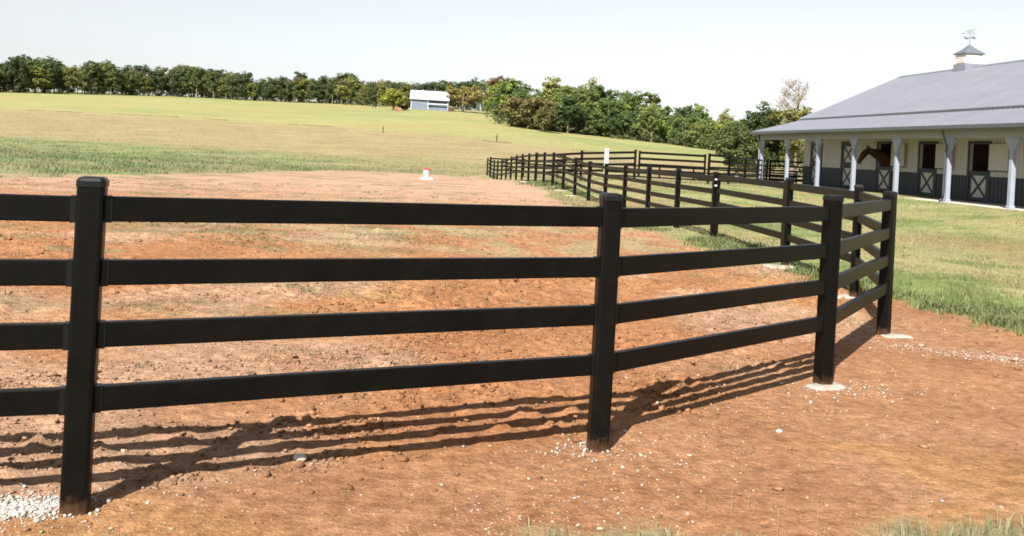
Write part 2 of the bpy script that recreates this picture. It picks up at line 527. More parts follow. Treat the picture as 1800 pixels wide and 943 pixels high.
gx = axis(-4.6, 6.4, .034, -900, 900, 1.055)
gy = axis(3.0, 11.0, .034, -160, 2600, 1.027)
GX, GY = np.meshgrid(gx, gy)
fx, fy = GX.ravel(), GY.ravel()
gz_ = terrain(fx, fy) + relief(fx, fy)
nx, ny_ = len(gx), len(gy)
ii = (np.arange(ny_ - 1)[:, None] * nx + np.arange(nx - 1)[None, :]).ravel()
gme = np_mesh('ground', np.stack([fx, fy, gz_], 1), np.stack([ii, ii + 1, ii + nx + 1, ii + nx], 1), True)
zc_, sd_ = zones(fx, fy)
vcol(gme, 'zone', zc_)
vfloat(gme, 'dirt', sd_)
ground = link('ground', gme, M['ground'])
tag(ground, 'red clay paddock ground running into a mown hay hillside', None, None, 'structure')

def surface(X, Y):
    return terrain(X, Y) + relief(X, Y)

# ------------------------------------------------------------------ board fences
POST_H, POST_W = 1.37, .106
RAIL_Z = [POST_H - .127 - .2627 * k for k in range(4)]
RAIL_H, RAIL_T = .104, .045

def ring_mesh(name, rings, smooth=False):
    """square rings with rounded corners: (half width, z, corner radius)"""
    V, F = [], []
    k = 12
    for hw, z, r in rings:
        for q in range(4):
            for j in range(3):
                a = math.pi / 2 * q + math.pi / 4 * j
                cx = (hw - r) * (1 if q in (0, 3) else -1); cy = (hw - r) * (1 if q in (0, 1) else -1)
                V.append((cx + r * math.cos(a), cy + r * math.sin(a), z))
    for i in range(len(rings) - 1):
        for j in range(k):
            F.append((i * k + j, i * k + (j + 1) % k, (i + 1) * k + (j + 1) % k, (i + 1) * k + j))
    F.append(tuple(range(k))[::-1]); F.append(tuple((len(rings) - 1) * k + j for j in range(k)))
    mb = MB(); mb.v = V; mb.f = F
    return mb.mesh(name, smooth)

hw = POST_W / 2
post_me = ring_mesh('post', [(hw, -.25, .016), (hw, POST_H - .035, .016)])
cap_me = ring_mesh('post_cap', [(hw + .004, POST_H - .036, .018), (hw + .004, POST_H - .012, .018), (hw - .004, POST_H, .016), (hw - .016, POST_H + .004, .012)])
def rail_mesh(name, h, t, c):
    prof = [(-t / 2 + c, -h / 2), (t / 2 - c, -h / 2), (t / 2, -h / 2 + c), (t / 2, h / 2 - c), (t / 2 - c, h / 2), (-t / 2 + c, h / 2), (-t / 2, h / 2 - c), (-t / 2, -h / 2 + c)]
    return MB().prism(prof, 'x', 0, 1).mesh(name)
rail_me = rail_mesh('rail', RAIL_H, RAIL_T, .005)
def bracket_mesh():
    mb = MB()
    h, t, w, l = RAIL_H / 2 + .001, RAIL_T / 2 + .001, .002, .026
    x0 = hw - .002
    mb.box(x0, x0 + l, -t - w, -t, -h - w, h + w); mb.box(x0, x0 + l, t, t + w, -h - w, h + w)
    mb.box(x0, x0 + l, -t, t, h, h + w); mb.box(x0, x0 + l, -t, t, -h - w, -h)
    return mb.mesh('rail_bracket')
bracket_me = bracket_mesh()
post_me.materials.append(M['post']); rail_me.materials.append(M['black'])
cap_me.materials.append(M['black_cap']); bracket_me.materials.append(M['black_cap'])

def splat_mesh(seed, r, h):
    rg = random.Random(seed)
    V, F = [(0, 0, h)], []
    n = 22
    ph = [rg.uniform(0, 6.28) for _ in range(4)]
    for ring, (k, z) in enumerate(((.45, h * .95), (.8, h * .6), (1.0, -.03))):
        for i in range(n):
            a = 2 * math.pi * i / n
            rr = r * k * (1 + .22 * math.sin(2 * a + ph[0]) + .13 * math.sin(3 * a + ph[1]) + .08 * math.sin(7 * a + ph[2])) 
            V.append((rr * 1.25 * math.cos(a), rr * math.sin(a), z + rg.uniform(-.004, .004)))
    for i in range(n):
        F.append((0, 1 + i, 1 + (i + 1) % n))
        for q in range(2):
            F.append((1 + q * n + i, 1 + (q + 1) * n + i, 1 + (q + 1) * n + (i + 1) % n, 1 + q * n + (i + 1) % n))
    mb = MB(); mb.v = V; mb.f = F
    return mb.mesh('concrete_footing', True)

def fence(label, pts, brackets=0, footings={}, group=None, rails=RAIL_Z, cap=True, zoff=None, post_scale=1.0, headings={}):
    x0, y0 = pts[0]
    base = Vector((x0, y0, hz(x0, y0)))
    root = empty('board_fence', base, 0, label, 'fence', group)
    P = [Vector((x, y, hz(x, y) + (zoff[i] if zoff else 0))) for i, (x, y) in enumerate(pts)]
    posts = []
    for i, p in enumerate(P):
        a = P[max(i - 1, 0)]; b = P[min(i + 1, len(P) - 1)]
        rz = math.atan2(b.y - a.y, b.x - a.x)
        rz = math.radians(headings[i]) if i in headings else rz
        po = link('post', post_me, None, root, p - base)
        po.rotation_euler = (random.uniform(-.006, .006), random.uniform(-.006, .006), rz)
        po.scale = (1, 1, post_scale)
        if cap:
            link('post_cap', cap_me, None, po)
        if i in footings:
            r, h, dx, dy = footings[i]
            f = link('concrete_footing', splat_mesh(i * 7 + int(abs(x0) * 10), r, h), M['concrete'], po)
            f.rotation_euler = (0, 0, -rz)
            f.location = Matrix.Rotation(-rz, 3, 'Z') @ Vector((dx, dy, float(surface(p.x + dx, p.y + dy)) - p.z))
        posts.append((po, rz))
    for i in range(len(P) - 1):
        a, b = P[i], P[i + 1]
        for z in rails:
            za, zb = z + random.uniform(-.006, .006), z + random.uniform(-.006, .006)
            A = a + Vector((0, 0, za)); B = b + Vector((0, 0, zb))
            d = (B - A); L = d.length; u = d / L
            st = A + u * .045
            r = link('rail', rail_me, None, root, st - base)
            r.scale = (L - .09, 1, 1)
            r.rotation_euler = (0, -math.asin(u.z), math.atan2(u.y, u.x))
            if i < brackets:
                for k, pt, dirv, zz in ((i, a, u, za), (i + 1, b, -u, zb)):
                    po, rz = posts[k]
                    br = link('rail_bracket', bracket_me, None, po, (0, 0, zz))
                    br.rotation_euler = (0, -math.asin(dirv.z), math.atan2(dirv.y, dirv.x) - rz)
    return root

def gate(label, a, b, latch=False, nrail=4, group=None):
    a = Vector((a[0], a[1], hz(*a))); b = Vector((b[0], b[1], hz(*b)))
    root = empty('board_gate', a, 0, label, 'gate', group)
    d = (b - a); L = d.length; u = d / L
    rz = math.atan2(u.y, u.x)
    for s in (0.0, L):
        me = MB().box(-.045, .045, -.03, .03, .16, 1.33)
        o = me.build('gate_upright', M['black'], root, bevel=.006)
        o.location = u * s; o.rotation_euler = (0, 0, rz)
    for z in RAIL_Z[:nrail]:
        r = link('rail', rail_me, None, root, u * .04 + Vector((0, 0, z)))
        r.scale = (L - .08, 1, 1); r.rotation_euler = (0, -math.asin(u.z), rz)
    if latch:
        for z in (1.20, 1.08):
            mb = MB().tube([(0, -.03, 0), (0, -.05, 0), (0, -.075, .004)], [.02, .022, .014], 10)
            o = mb.build('latch_knob', M['pvc'], root, True)
            o.location = u * (L if latch == 'end' else 0) + Vector((0, 0, z)); o.rotation_euler = (0, 0, rz + math.pi)
    return root

front = [(-6.5, 2.4), (-4.07, 2.89), (-1.74, 3.74), (.51, 4.87), (2.28, 6.56), (3.57, 8.68), (4.19, 11.13), (4.2, 14.03)]
fence('black four-rail board fence that bends round the corner of the bare red soil',
      front, brackets=7, footings={4: (.14, .018, .02, -.02), 5: (.12, .02, .1, -.05), 6: (.2, .025, -.1, .05), 7: (.24, .025, -.12, -.1)}, headings={1: 16, 2: 16, 3: 9, 4: 24, 5: 42, 6: 70},
      group='black board fences')
long_run = [(3.91 - .305 * k, 17.9 + 2.42 * k) for k in range(21)]
fence('black four-rail board fence running straight away from the gate with two white knobs',
      long_run, brackets=0, footings={6: (.2, .03, -.15, -.2), 7: (.18, .03, -.1, -.2), 10: (.28, .05, -.1, -.3), 11: (.2, .04, -.2, -.2)},
      group='black board fences', zoff=[-.02, -.03, -.05, -.05, -.07, -.06, -.03, .0, .02, .03, .04] + [.02 - .012 * k for k in range(10)])
gate('black board gate with two white knobs on its latch post', (4.19, 14.16), (3.935, 17.76), latch='end', group=None)
# cross fence in front of the barn end, with a gate, and the far fence along the swale
cross = [(.86, 42.0), (2.86, 40.9), (5.21, 40.5)]
fence('black board fence joining the long fence to the far paddock gate', cross, group='black board fences')
gate('black board gate between two posts in the far cross fence', (5.40, 40.5), (8.28, 40.3), group=None)
fence('black board fence from the far gate to the end of the barn', [(8.46, 40.3), (10.2, 43.9), (11.9, 47.6), (13.5, 51.2), (14.9, 54.4)],
      group='black board fences', rails=[1.30, 1.02, .74, .46, .22], zoff=[0, 0, 0, .1, .2])
fence('black five-rail board fence behind the end of the barn porch', [(15.1, 54.5), (17.5, 54.6), (19.9, 54.7), (22.3, 54.8)],
      group='black board fences', rails=[1.30, 1.02, .74, .46, .22], zoff=[.2, .2, .2, .2])
fence('thin far black board fence crossing the swale below the hay field', [(-2.0 + 2.46 * k, 66.4 - .08 * k) for k in range(10)], group='black board fences')

# white pole standing against the long fence
wp = MB().box(-.062, .062, -.062, .062, -.2, 1.74).box(-.07, .07, -.07, .07, 1.74, 1.765)
wpo = wp.build('white_pole', M['pvc'], None, bevel=.008)
wpo.location = (2.79, 28.75, hz(2.79, 28.75)); wpo.rotation_euler = (0, 0, .1)
tag(wpo, 'tall white square pole standing against the long black fence', 'pole')

# ------------------------------------------------------------------ barn
barn = empty('horse_barn', (BARN_O[0], BARN_O[1], 0), BARN_A,
             'white and charcoal horse barn with grey metal roof, porch and cupola', 'barn')
BAY = 3.66
S0, S1 = -7.6, 21.96          # near and far end along the front
ZF = .47                      # porch floor
WT = 2.6                      # front wall, porch depth
BT = 14.4                     # back wall
W_UP = 4.1
def part(mb, name, mat, parent=barn, bevel=0.0, smooth=False):
    return mb.build(name, M[mat], parent, smooth, bevel)

part(MB().box(-.28, BT + .3, S0 - .3, S1 + .25, -.4, ZF), 'floor_slab', 'slab', bevel=.012)
door_s = [(5.03 + BAY * k, 6.28 + BAY * k) for k in range(-3, 5)]
door_s = [d for d in door_s if d[0] > S0 + .3 and d[1] < S1]
DH, DL, WZ = 2.82, 1.66, 1.48      # head, top of lower leaf, wainscot
edges = [S0] + [e for d in door_s for e in d] + [S1]
for a, b in zip(edges[0::2], edges[1::2]):
    part(MB().box(WT, WT + .14, a, b, WZ, W_UP), 'front_wall', 'white_siding')
    part(MB().box(WT - .012, WT + .14, a, b, ZF + .004, WZ), 'wainscot', 'dark_siding')
for a, b in door_s:
    part(MB().box(WT, WT + .14, a, b, DH, W_UP), 'door_header', 'white_siding')
# ribs of the sheet siding
ru, rl = MB(), MB()
y = S0 + .1
while y < S1:
    dd = [d for d in door_s if d[0] - .1 < y < d[1] + .1]
    if not dd:
        ru.box(WT - .016, WT, y - .014, y + .014, WZ + .01, W_UP - .4); rl.box(WT - .028, WT - .012, y - .014, y + .014, ZF + .01, WZ - .01)
    else:
        ru.box(WT - .016, WT, y - .014, y + .014, DH + .12, W_UP - .4)
    y += .229
tag(part(ru, 'upper_siding_ribs', 'white_siding'), kind='stuff'); tag(part(rl, 'lower_siding_ribs', 'dark_siding'), kind='stuff')
for a, b in zip(edges[0::2], edges[1::2]):
    part(MB().box(WT - .035, WT, a + (.1 if a != S0 else 0), b - (.1 if b != S1 else 0), WZ, WZ + .035), 'wainscot_cap', 'dark_trim')
# the other walls
part(MB().box(BT - .14, BT, S0, S1, ZF + .004, W_UP), 'back_wall', 'white_siding')
RT, RZ = 8.5, 7.14           # ridge
def gable(s0, s1):
    return MB().prism([(WT + .14, ZF + .004), (BT - .14, ZF + .004), (BT - .14, W_UP), (RT, RZ - .15), (WT + .14, W_UP)], 'y', s0, s1)
part(gable(S1 - .14, S1), 'gable_wall', 'white_siding'); part(gable(S0, S0 + .14), 'gable_wall', 'white_siding')
part(MB().box(WT + .14, BT - .14, S0 + .14, S1 - .14, 3.3, 3.36), 'loft_floor', 'wood')
part(MB().box(WT + 3.7, WT + 3.8, S0 + .14, S1 - .14, ZF, 3.3), 'aisle_wall', 'wood')
for k in range(-3, 5):
    s = 3.8 + BAY * k - .6
    if S0 < s < S1: part(MB().box(WT + .14, WT + 3.7, s, s + .1, ZF, 3.0), 'stall_partition', 'wood')

# roofs
OH = .32
def slope(name, t0, z0, t1, z1, s0, s1, th, mat):
    return part(MB().prism([(t0, z0), (t1, z1), (t1, z1 - th), (t0, z0 - th)], 'y', s0, s1), name, mat)
slope('porch_roof', -.46, 3.36, 2.62, 4.22, S0 - OH, S1 + OH, .07, 'roof')
slope('main_roof', 2.42, 4.27, RT, RZ, S0 - OH, S1 + OH, .08, 'roof')
slope('rear_roof', 2 * RT - 2.42 + .2, 4.17, RT, RZ, S0 - OH, S1 + OH, .08, 'roof')
part(MB().prism([(RT - .22, RZ - .09), (RT, RZ + .03), (RT + .22, RZ - .09), (RT, RZ - .02)], 'y', S0 - OH, S1 + OH), 'ridge_cap', 'roof_dark')
part(MB().prism([(2.37, 4.255), (2.43, 4.285), (2.43, 4.17), (2.37, 4.16)], 'y', S0 - OH, S1 + OH), 'main_eave_trim', 'gutter')
seams, seams2 = MB(), MB()
y = S0 - OH + .15
while y < S1 + OH:
    seams.prism([(-.44, 3.366), (2.36, 4.149), (2.36, 4.174), (-.44, 3.391)], 'y', y - .014, y + .014)
    seams2.prism([(2.46, 4.290), (RT - .22, RZ - .106), (RT - .22, RZ - .081), (2.46, 4.315)], 'y', y - .014, y + .014)
    y += .305
tag(part(seams, 'porch_roof_seams', 'roof'), kind='stuff'); tag(part(seams2, 'main_roof_seams', 'roof'), kind='stuff')
# end trim boards of the roof
for s, e in ((S1 + OH, .03), (S0 - OH, -.03)):
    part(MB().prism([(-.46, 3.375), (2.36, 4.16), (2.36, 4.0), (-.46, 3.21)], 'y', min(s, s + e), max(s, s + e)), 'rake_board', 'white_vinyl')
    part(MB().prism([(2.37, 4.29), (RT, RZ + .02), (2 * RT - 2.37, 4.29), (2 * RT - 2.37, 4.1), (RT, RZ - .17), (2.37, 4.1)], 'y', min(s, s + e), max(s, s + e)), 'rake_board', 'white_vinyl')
# beam, soffit, gutter
part(MB().box(-.11, .11, S0, S1, 2.90, 3.22), 'porch_beam', 'beam', bevel=.008)
part(MB().box(-.40, WT - .02, S0 - .2, S1 + .2, 3.225, 3.26), 'porch_soffit', 'beam')
part(MB().prism([(-.45, 3.345), (-.45, 3.16), (-.58, 3.16), (-.63, 3.22), (-.63, 3.345), (-.60, 3.345), (-.59, 3.23), (-.56, 3.19), (-.48, 3.19), (-.48, 3.345)], 'y', S0 - OH, S1 + OH), 'gutter', 'gutter')
# porch posts with knee brackets
for k in range(-2, 7):
    s = BAY * k - (.1 if k == 6 else 0)
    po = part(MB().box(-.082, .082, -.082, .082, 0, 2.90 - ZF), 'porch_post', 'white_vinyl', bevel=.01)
    po.location = (0, s, ZF)
    tr = MB().box(-.105, .105, -.105, .105, 0, .10)
    b = part(tr, 'post_base_trim', 'white_vinyl', po, .008); b.location = (0, 0, .002)
    for sg in (-1, 1):
        if k == 6 and sg == 1: continue
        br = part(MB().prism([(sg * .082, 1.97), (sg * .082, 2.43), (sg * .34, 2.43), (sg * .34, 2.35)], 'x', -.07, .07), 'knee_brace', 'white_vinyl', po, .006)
    if k in (3, -1): pass
# downspout on the sixth visible post
ds = MB().tube([(-.54, BAY * 1 - .32, 3.18), (-.5, BAY - .30, 3.08), (-.16, BAY - .1, 2.55), (-.16, BAY - .02, 2.4), (-.16, BAY - .02, .75), (-.2, BAY - .02, .55), (-.32, BAY - .02, .5)], .045, 8)
part(ds, 'downspout', 'gutter', smooth=True)
ds = MB().tube([(-.54, 21.3, 3.18), (-.5, 21.4, 3.08), (-.16, 21.8, 2.6), (-.16, 21.86, 2.4), (-.16, 21.86, .6)], .045, 8)
part(ds, 'downspout', 'white_vinyl', smooth=True)

def x_leaf(mb_panel, name, s0, s1, z0, z1, t, parent=barn, thick=.05, panel='white_siding'):
    """a stall door leaf: pale panel, dark frame and a dark cross"""
    p = part(MB().box(t, t + thick, s0 + .02, s1 - .02, z0 + .02, z1 - .02), name, panel, parent)
    fr = MB(); w = .13
    fr.box(t - .02, t - .001, s0, s1, z0, z0 + w); fr.box(t - .02, t - .001, s0, s1, z1 - w, z1)
    fr.box(t - .02, t - .001, s0, s0 + w, z0 + w, z1 - w); fr.box(t - .02, t - .001, s1 - w, s1, z0 + w, z1 - w)
    part(fr, 'leaf_frame', 'dark_trim', p)
    for (a, b), o in ((((s0 + w, z0 + w), (s1 - w, z1 - w)), .014), (((s0 + w, z1 - w), (s1 - w, z0 + w)), .017)):
        part(MB().beam((t - o + .003, a[0], a[1]), (t - o + .003, b[0], b[1]), .022, .095, (1, 0, 0)) if False else
             MB().beam((t - o + .002, a[0], a[1]), (t - o + .002, b[0], b[1]), .095, .024, (1, 0, 0)), 'cross_board', 'dark_trim', p)
    return p

for i, (a, b) in enumerate(door_s):
    fr = MB()
    fr.box(WT - .03, WT + .15, a - .11, a - .002, ZF + .006, DH + .11); fr.box(WT - .03, WT + .15, b + .002, b + .11, ZF + .006, DH + .11)
    fr.box(WT - .03, WT + .15, a - .002, b + .002, DH + .001, DH + .11)
    part(fr, 'door_frame', 'dark_trim')
    x_leaf(None, 'lower_door', a + .015, b - .015, ZF + .05, DL, WT + .02)
    part(MB().box(WT - .05, WT + .08, a + .012, b - .012, DL + .002, DL + .05), 'door_sill', 'dark_trim')
    if a > 16:
        x_leaf(None, 'upper_door', a + .015, b - .015, DL + .06, DH - .01, WT + .02)
    else:
        # upper leaf swung back flat against the wall, plain side out
        w = b - a
        t = WT - .10
        lf = part(MB().box(t, t + .05, a - .12 - w, a - .12, DL + .06, DH - .01), 'upper_door', 'white_siding')
        f = MB()
        f.box(t - .012, t - .001, a - .12 - w, a - .12, DL + .06, DL + .10)
        f.box(t - .012, t - .001, a - .12 - w, a - .06 - w, DL + .10, DH - .01)
        part(f, 'leaf_edge', 'dark_trim', lf)
        part(MB().box(t + .052, WT - .03, a - .125, a - .06, DL + .2, DL + .3).box(t + .052, WT - .03, a - .125, a - .06, DH - .3, DH - .2), 'hinge', 'dark_trim', lf)

# cupola
CS, CT = 15.7, RT
cup = part(MB().box(CT - .52, CT + .52, CS - .52, CS + .52, RZ - .32, RZ + .16), 'cupola_base', 'roof')
part(MB().box(CT - .45, CT + .45, CS - .45, CS + .45, RZ + .161, RZ + .66), 'cupola_box', 'cupola_white', cup)
for fz in range(5):
    z = RZ + .22 + fz * .08
    part(MB().box(CT - .33, CT + .33, CS - .475, CS - .4515, z, z + .05), 'louvre', 'cupola_white', cup)
    part(MB().box(CT - .475, CT - .4515, CS - .33, CS + .33, z, z + .05), 'louvre', 'cupola_white', cup)
e = .55
cr = MB()
zb = RZ + .661
prof = [(e, zb), (e, zb + .06), (.42, zb + .16), (.22, zb + .32), (.04, zb + .52)]
V = [(CT + sx * r, CS + sy * r, z) for r, z in prof for sx, sy in ((-1, -1), (1, -1), (1, 1), (-1, 1))]
F = [(0, 3, 2, 1)] + [(i * 4 + j, i * 4 + (j + 1) % 4, i * 4 + 4 + (j + 1) % 4, i * 4 + 4 + j) for i in range(4) for j in range(4)] + [(16, 17, 18, 19)]
cr.add(V, F)
part(cr, 'cupola_roof', 'roof_dark', cup)
vz = zb + .52
vane = MB()
vane.tube([(CT, CS, vz - .05), (CT, CS, vz + .80)], .014, 6)
vane.tube([(CT - .24, CS, vz + .36), (CT + .24, CS, vz + .36)], .014, 6); vane.tube([(CT, CS - .24, vz + .36), (CT, CS + .24, vz + .36)], .014, 6)
for dx, dy in ((.27, 0), (-.27, 0), (0, .27), (0, -.27)):
    vane.box(CT + dx - .04, CT + dx + .04, CS + dy - .04, CS + dy + .04, vz + .33, vz + .41)
vane.tube([(CT - .36, CS + .15, vz + .58), (CT + .30, CS - .13, vz + .58)], .012, 6)
part(vane, 'weathervane_rod', 'roof_dark', cup)
# running figure and arrow on the vane: cut copper plate
vd = Vector((.92, -.39, 0)).normalized()
def plate(pts, th=.03):
    nrm = Vector((-vd.y, vd.x, 0)) * (th / 2)
    A = [Vector((CT, CS, vz)) + vd * p[0] * .72 + Vector((0, 0, .18 + p[1] * .62)) - nrm for p in pts]
    B = [p + 2 * nrm for p in A]
    n = len(pts)
    return A + B, [tuple(range(n)), tuple(range(2 * n - 1, n - 1, -1))] + [(k, n + k, n + (k + 1) % n, (k + 1) % n) for k in range(n)]
fig = MB()
for poly in ([(-.20, .80), (.14, .82), (.20, .92), (.26, 1.02), (.33, .96), (.36, .93), (.30, 1.06), (.24, 1.10), (.12, .98), (-.14, .97), (-.24, .92)],
             [(.10, .82), (.16, .84), (.28, .70), (.24, .68)], [(-.20, .82), (-.12, .84), (-.10, .68), (-.14, .68)], [(-.24, .93), (-.20, .88), (-.36, .82)]):
    fig.add(*plate(poly))
part(fig, 'weathervane_figure', 'patina', cup)
arr = MB().add(*plate([(-.50, .60), (-.36, .66), (-.50, .74), (-.56, .67)]))
part(arr, 'weathervane_arrow', 'roof_dark', cup)

# ------------------------------------------------------------------ horse in the third open stall door
def skin_object(name, verts, edges, radii, mat, parent=None, root=0, sub=2):
    me = bpy.data.meshes.new(name)
    me.from_pydata(verts, edges, [])
    o = link(name, me, mat, parent)
    md = o.modifiers.new('skin', 'SKIN'); md.use_smooth_shade = True
    for i, r in enumerate(radii):
        rr = r if isinstance(r, tuple) else (r, r)
        me.skin_vertices[0].data[i].radius = rr
    me.skin_vertices[0].data[root].use_root = True
    ss = o.modifiers.new('sub', 'SUBSURF'); ss.levels = sub; ss.render_levels = sub
    return o


hs = 12.97                                       # middle of its door along the front
hroot = empty('horse', (BARN_O[0] + math.cos(BARN_A) * 3.18 - math.sin(BARN_A) * hs, BARN_O[1] + math.sin(BARN_A) * 3.18 + math.cos(BARN_A) * hs, ZF), BARN_A,
              'bay horse with its head and neck out over the lower stall door', 'horse')
# local x runs into the barn; origin below the shoulder
hv = [(0.10, 0, 1.22), (.55, 0, 1.20), (1.0, 0, 1.22), (1.38, 0, 1.26), (1.62, 0, 1.22),       # 0-4 chest .. rump
      (-.20, 0, 1.44), (-.58, 0, 1.62), (-1.0, 0, 1.83), (-1.40, 0, 1.97),                     # 5-8 neck to poll
      (-1.60, 0, 1.87), (-1.75, 0, 1.66), (-1.87, 0, 1.44), (-1.93, 0, 1.30),                  # 9-12 head
      (-.02, .2, .95), (-.05, .2, .52), (-.03, .2, .10), (-.09, .2, .03),                       # 13-16 fore
      (-.02, -.2, .95), (-.05, -.2, .52), (-.03, -.2, .10), (-.09, -.2, .03),                   # 17-20
      (1.40, .2, .92), (1.60, .2, .56), (1.53, .2, .10), (1.47, .2, .03),                       # 21-24 hind
      (1.40, -.2, .92), (1.60, -.2, .56), (1.53, -.2, .10), (1.47, -.2, .03)]                   # 25-28
he = [(0, 1), (1, 2), (2, 3), (3, 4), (0, 5), (5, 6), (6, 7), (7, 8), (8, 9), (9, 10), (10, 11), (11, 12),
      (0, 13), (13, 14), (14, 15), (15, 16), (0, 17), (17, 18), (18, 19), (19, 20), (3, 21), (21, 22), (22, 23), (23, 24), (3, 25), (25, 26), (26, 27), (27, 28)]
hr = [.34, .34, .33, .33, .18, .38, .33, .245, .165, .185, .145, .115, .10,
      .13, .075, .055, .06, .13, .075, .055, .06, .16, .085, .055, .06, .16, .085, .055, .06]
hb = skin_object('body', hv, he, hr, M['horse'], hroot)
for sg in (-1, 1):
    ear = MB().tube([(-1.43, .07 * sg, 2.05), (-1.46, .09 * sg, 2.15), (-1.47, .08 * sg, 2.25)], [.045, .04, .006], 8)
    part(ear, 'ear', 'horse', hroot, smooth=True)
    part(MB().tube([(-1.66, .13 * sg, 1.80), (-1.66, .155 * sg, 1.80)], [.032, .015], 8), 'eye', 'mane', hroot, smooth=True)
mane = MB()
rg = random.Random(4)
for k in range(46):
    f = k / 45
    x = -1.46 + 1.2 * f; z = 2.12 - .20 * f + .02 * math.sin(f * 3)
    for sd in (-1,):
        mane.tube([(x, 0, z - .02), (x + rg.uniform(-.02, .03), .07 * sd, z - .02), (x + .03, .12 * sd, z - rg.uniform(.16, .26))], [.022, .02, .004], 5)
for k in range(6):
    mane.tube([(-1.47, rg.uniform(-.03, .03), 2.05), (-1.58, rg.uniform(-.03, .03), 2.02), (-1.68, rg.uniform(-.05, .05), 1.90)], [.02, .018, .004], 5)
part(mane, 'mane', 'mane', hroot, smooth=True)
part(MB().tube([(1.76, 0, 1.36), (1.88, 0, 1.25), (1.90, 0, .9), (1.88, 0, .55)], [.04, .06, .07, .02], 8), 'tail', 'mane', hroot, smooth=True)

# ------------------------------------------------------------------ trees
def leaf_cloud(rng, centres, radii, per, size, flat=.75):
    """many small leaf sprays gathered in clumps"""
    V = []
    for c, r in zip(centres, radii):
        n = int(per)
        d = rng.normal(size=(n, 3)); d /= np.linalg.norm(d, axis=1)[:, None] + 1e-9
        rad = r * (rng.uniform(0, 1, n) ** .45)
        p = c + d * rad[:, None] * np.array([1, 1, flat])
        nrm = d + rng.normal(scale=.5, size=(n, 3)) + np.array([0, 0, .35])
        nrm /= np.linalg.norm(nrm, axis=1)[:, None]
        a = np.cross(nrm, rng.normal(size=(n, 3))); a /= np.linalg.norm(a, axis=1)[:, None] + 1e-9
        b = np.cross(nrm, a)
        s = size * rng.uniform(.5, 1.4, n)[:, None]
        e = rng.uniform(.45, .9, n)[:, None]
        V.append(np.stack([p + a * s, p + b * s * e, p - a * s * .9, p - b * s * e * .8], 1).reshape(-1, 3))
    V = np.concatenate(V)
    return V, np.arange(len(V)).reshape(-1, 4)

def tree_skeleton(rng, H, r0, clear, spread, nlimb, pale=False):
    """tapered trunk with limbs; returns the shape and the limb ends"""
    mb = MB(); ends = []
    lean = rng.uniform(-.05, .05, 2) * H
    top = H * .82
    def tp(f): return Vector((lean[0] * f * f + .12 * math.sin(5 * f + lean[0]), lean[1] * f * f + .1 * math.sin(4 * f + lean[1] * 3), top * f))
    fs = [0, .03, .12, .28, .45, .62, .8, 1.0]
    mb.tube([tp(f) - Vector((0, 0, .35 if f == 0 else 0)) for f in fs], [r0 * (1.45 if f == 0 else 1.15 if f < .1 else 1) * (1 - .85 * f) for f in fs], 7, False)
    for k in range(nlimb):
        f = clear + (1 - clear) * (k + rng.uniform(.1, .9)) / nlimb * .92
        a = rng.uniform(0, 6.28) + k * 2.4
        L = spread * (1.05 - .55 * abs(f - clear) / (1 - clear)) * rng.uniform(.75, 1.1)
        p0 = tp(f)
        p1 = p0 + Vector((math.cos(a) * L * .45, math.sin(a) * L * .45, L * .28))
        p2 = p0 + Vector((math.cos(a + .2) * L * .9, math.sin(a + .2) * L * .9, L * .62))
        r = r0 * (1 - .8 * f) * .62
        mb.tube([p0, p1, p2], [r, r * .6, r * .15], 5, False)
        ends += [p1, p2]
        for q in range(2):
            b = a + rng.uniform(-1, 1)
            p3 = p1 + Vector((math.cos(b) * L * .4, math.sin(b) * L * .4, L * rng.uniform(.2, .5)))
            mb.tube([p1, p3], [r * .45, r * .08], 4, False); ends.append(p3)
    ends.append(tp(1.0))
    return mb, ends

def tree_proto(seed, H, r0, clear, spread, nlimb, per, size, clump, extra=0, flat=.75):
    rng = np.random.default_rng(seed)
    mb, ends = tree_skeleton(rng, H, r0, clear, spread, nlimb)
    tm = mb.mesh('trunk', True)
    cs = [np.array(e) for e in ends]
    for _ in range(extra):
        d = rng.normal(size=3); d /= np.linalg.norm(d)
        k = rng.uniform(.35, 1) ** .5
        cs.append(np.array([d[0] * spread * .85 * k, d[1] * spread * .85 * k, H * (clear + (1 - clear) * .52) + d[2] * H * (1 - clear) * .46 * k]))
    rs = [clump * rng.uniform(.6, 1.3) for _ in cs]
    V, F = leaf_cloud(rng, cs, rs, per, size, flat)
    # keep within the tree's height
    V[:, 2] *= 1
    zt = V[:, 2].max()
    cm = np_mesh('crown', V, F)
    return tm, cm, zt

PROTO = [tree_proto(100, 12, .24, .12, 3.4, 10, 46, .27, 1.1, 34),
         tree_proto(101, 12, .20, .16, 2.8, 9, 46, .26, .9, 28),
         tree_proto(102, 12, .26, .10, 4.0, 12, 46, .28, 1.2, 38),
         tree_proto(103, 12, .18, .12, 2.2, 9, 46, .26, .8, 26),
         tree_proto(104, 12, .26, .08, 3.3, 11, 46, .27, 1.1, 42),
         tree_proto(105, 12, .23, .14, 3.4, 11, 40, .25, .9, 16)]
WIDE = tree_proto(110, 9, .35, .18, 5.6, 13, 46, .30, 1.15, 34, .6)
ROUND = tree_proto(111, 6.4, .25, .16, 3.2, 12, 60, .24, .85, 34)
BUSH = tree_proto(112, 6, .16, .06, 4.6, 14, 44, .30, 1.05, 44)
OLIVE = tree_proto(113, 8, .22, .22, 3.2, 14, 70, .16, .62, 26)
DARKR = tree_proto(114, 8, .24, .16, 3.4, 14, 80, .18, .8, 40)
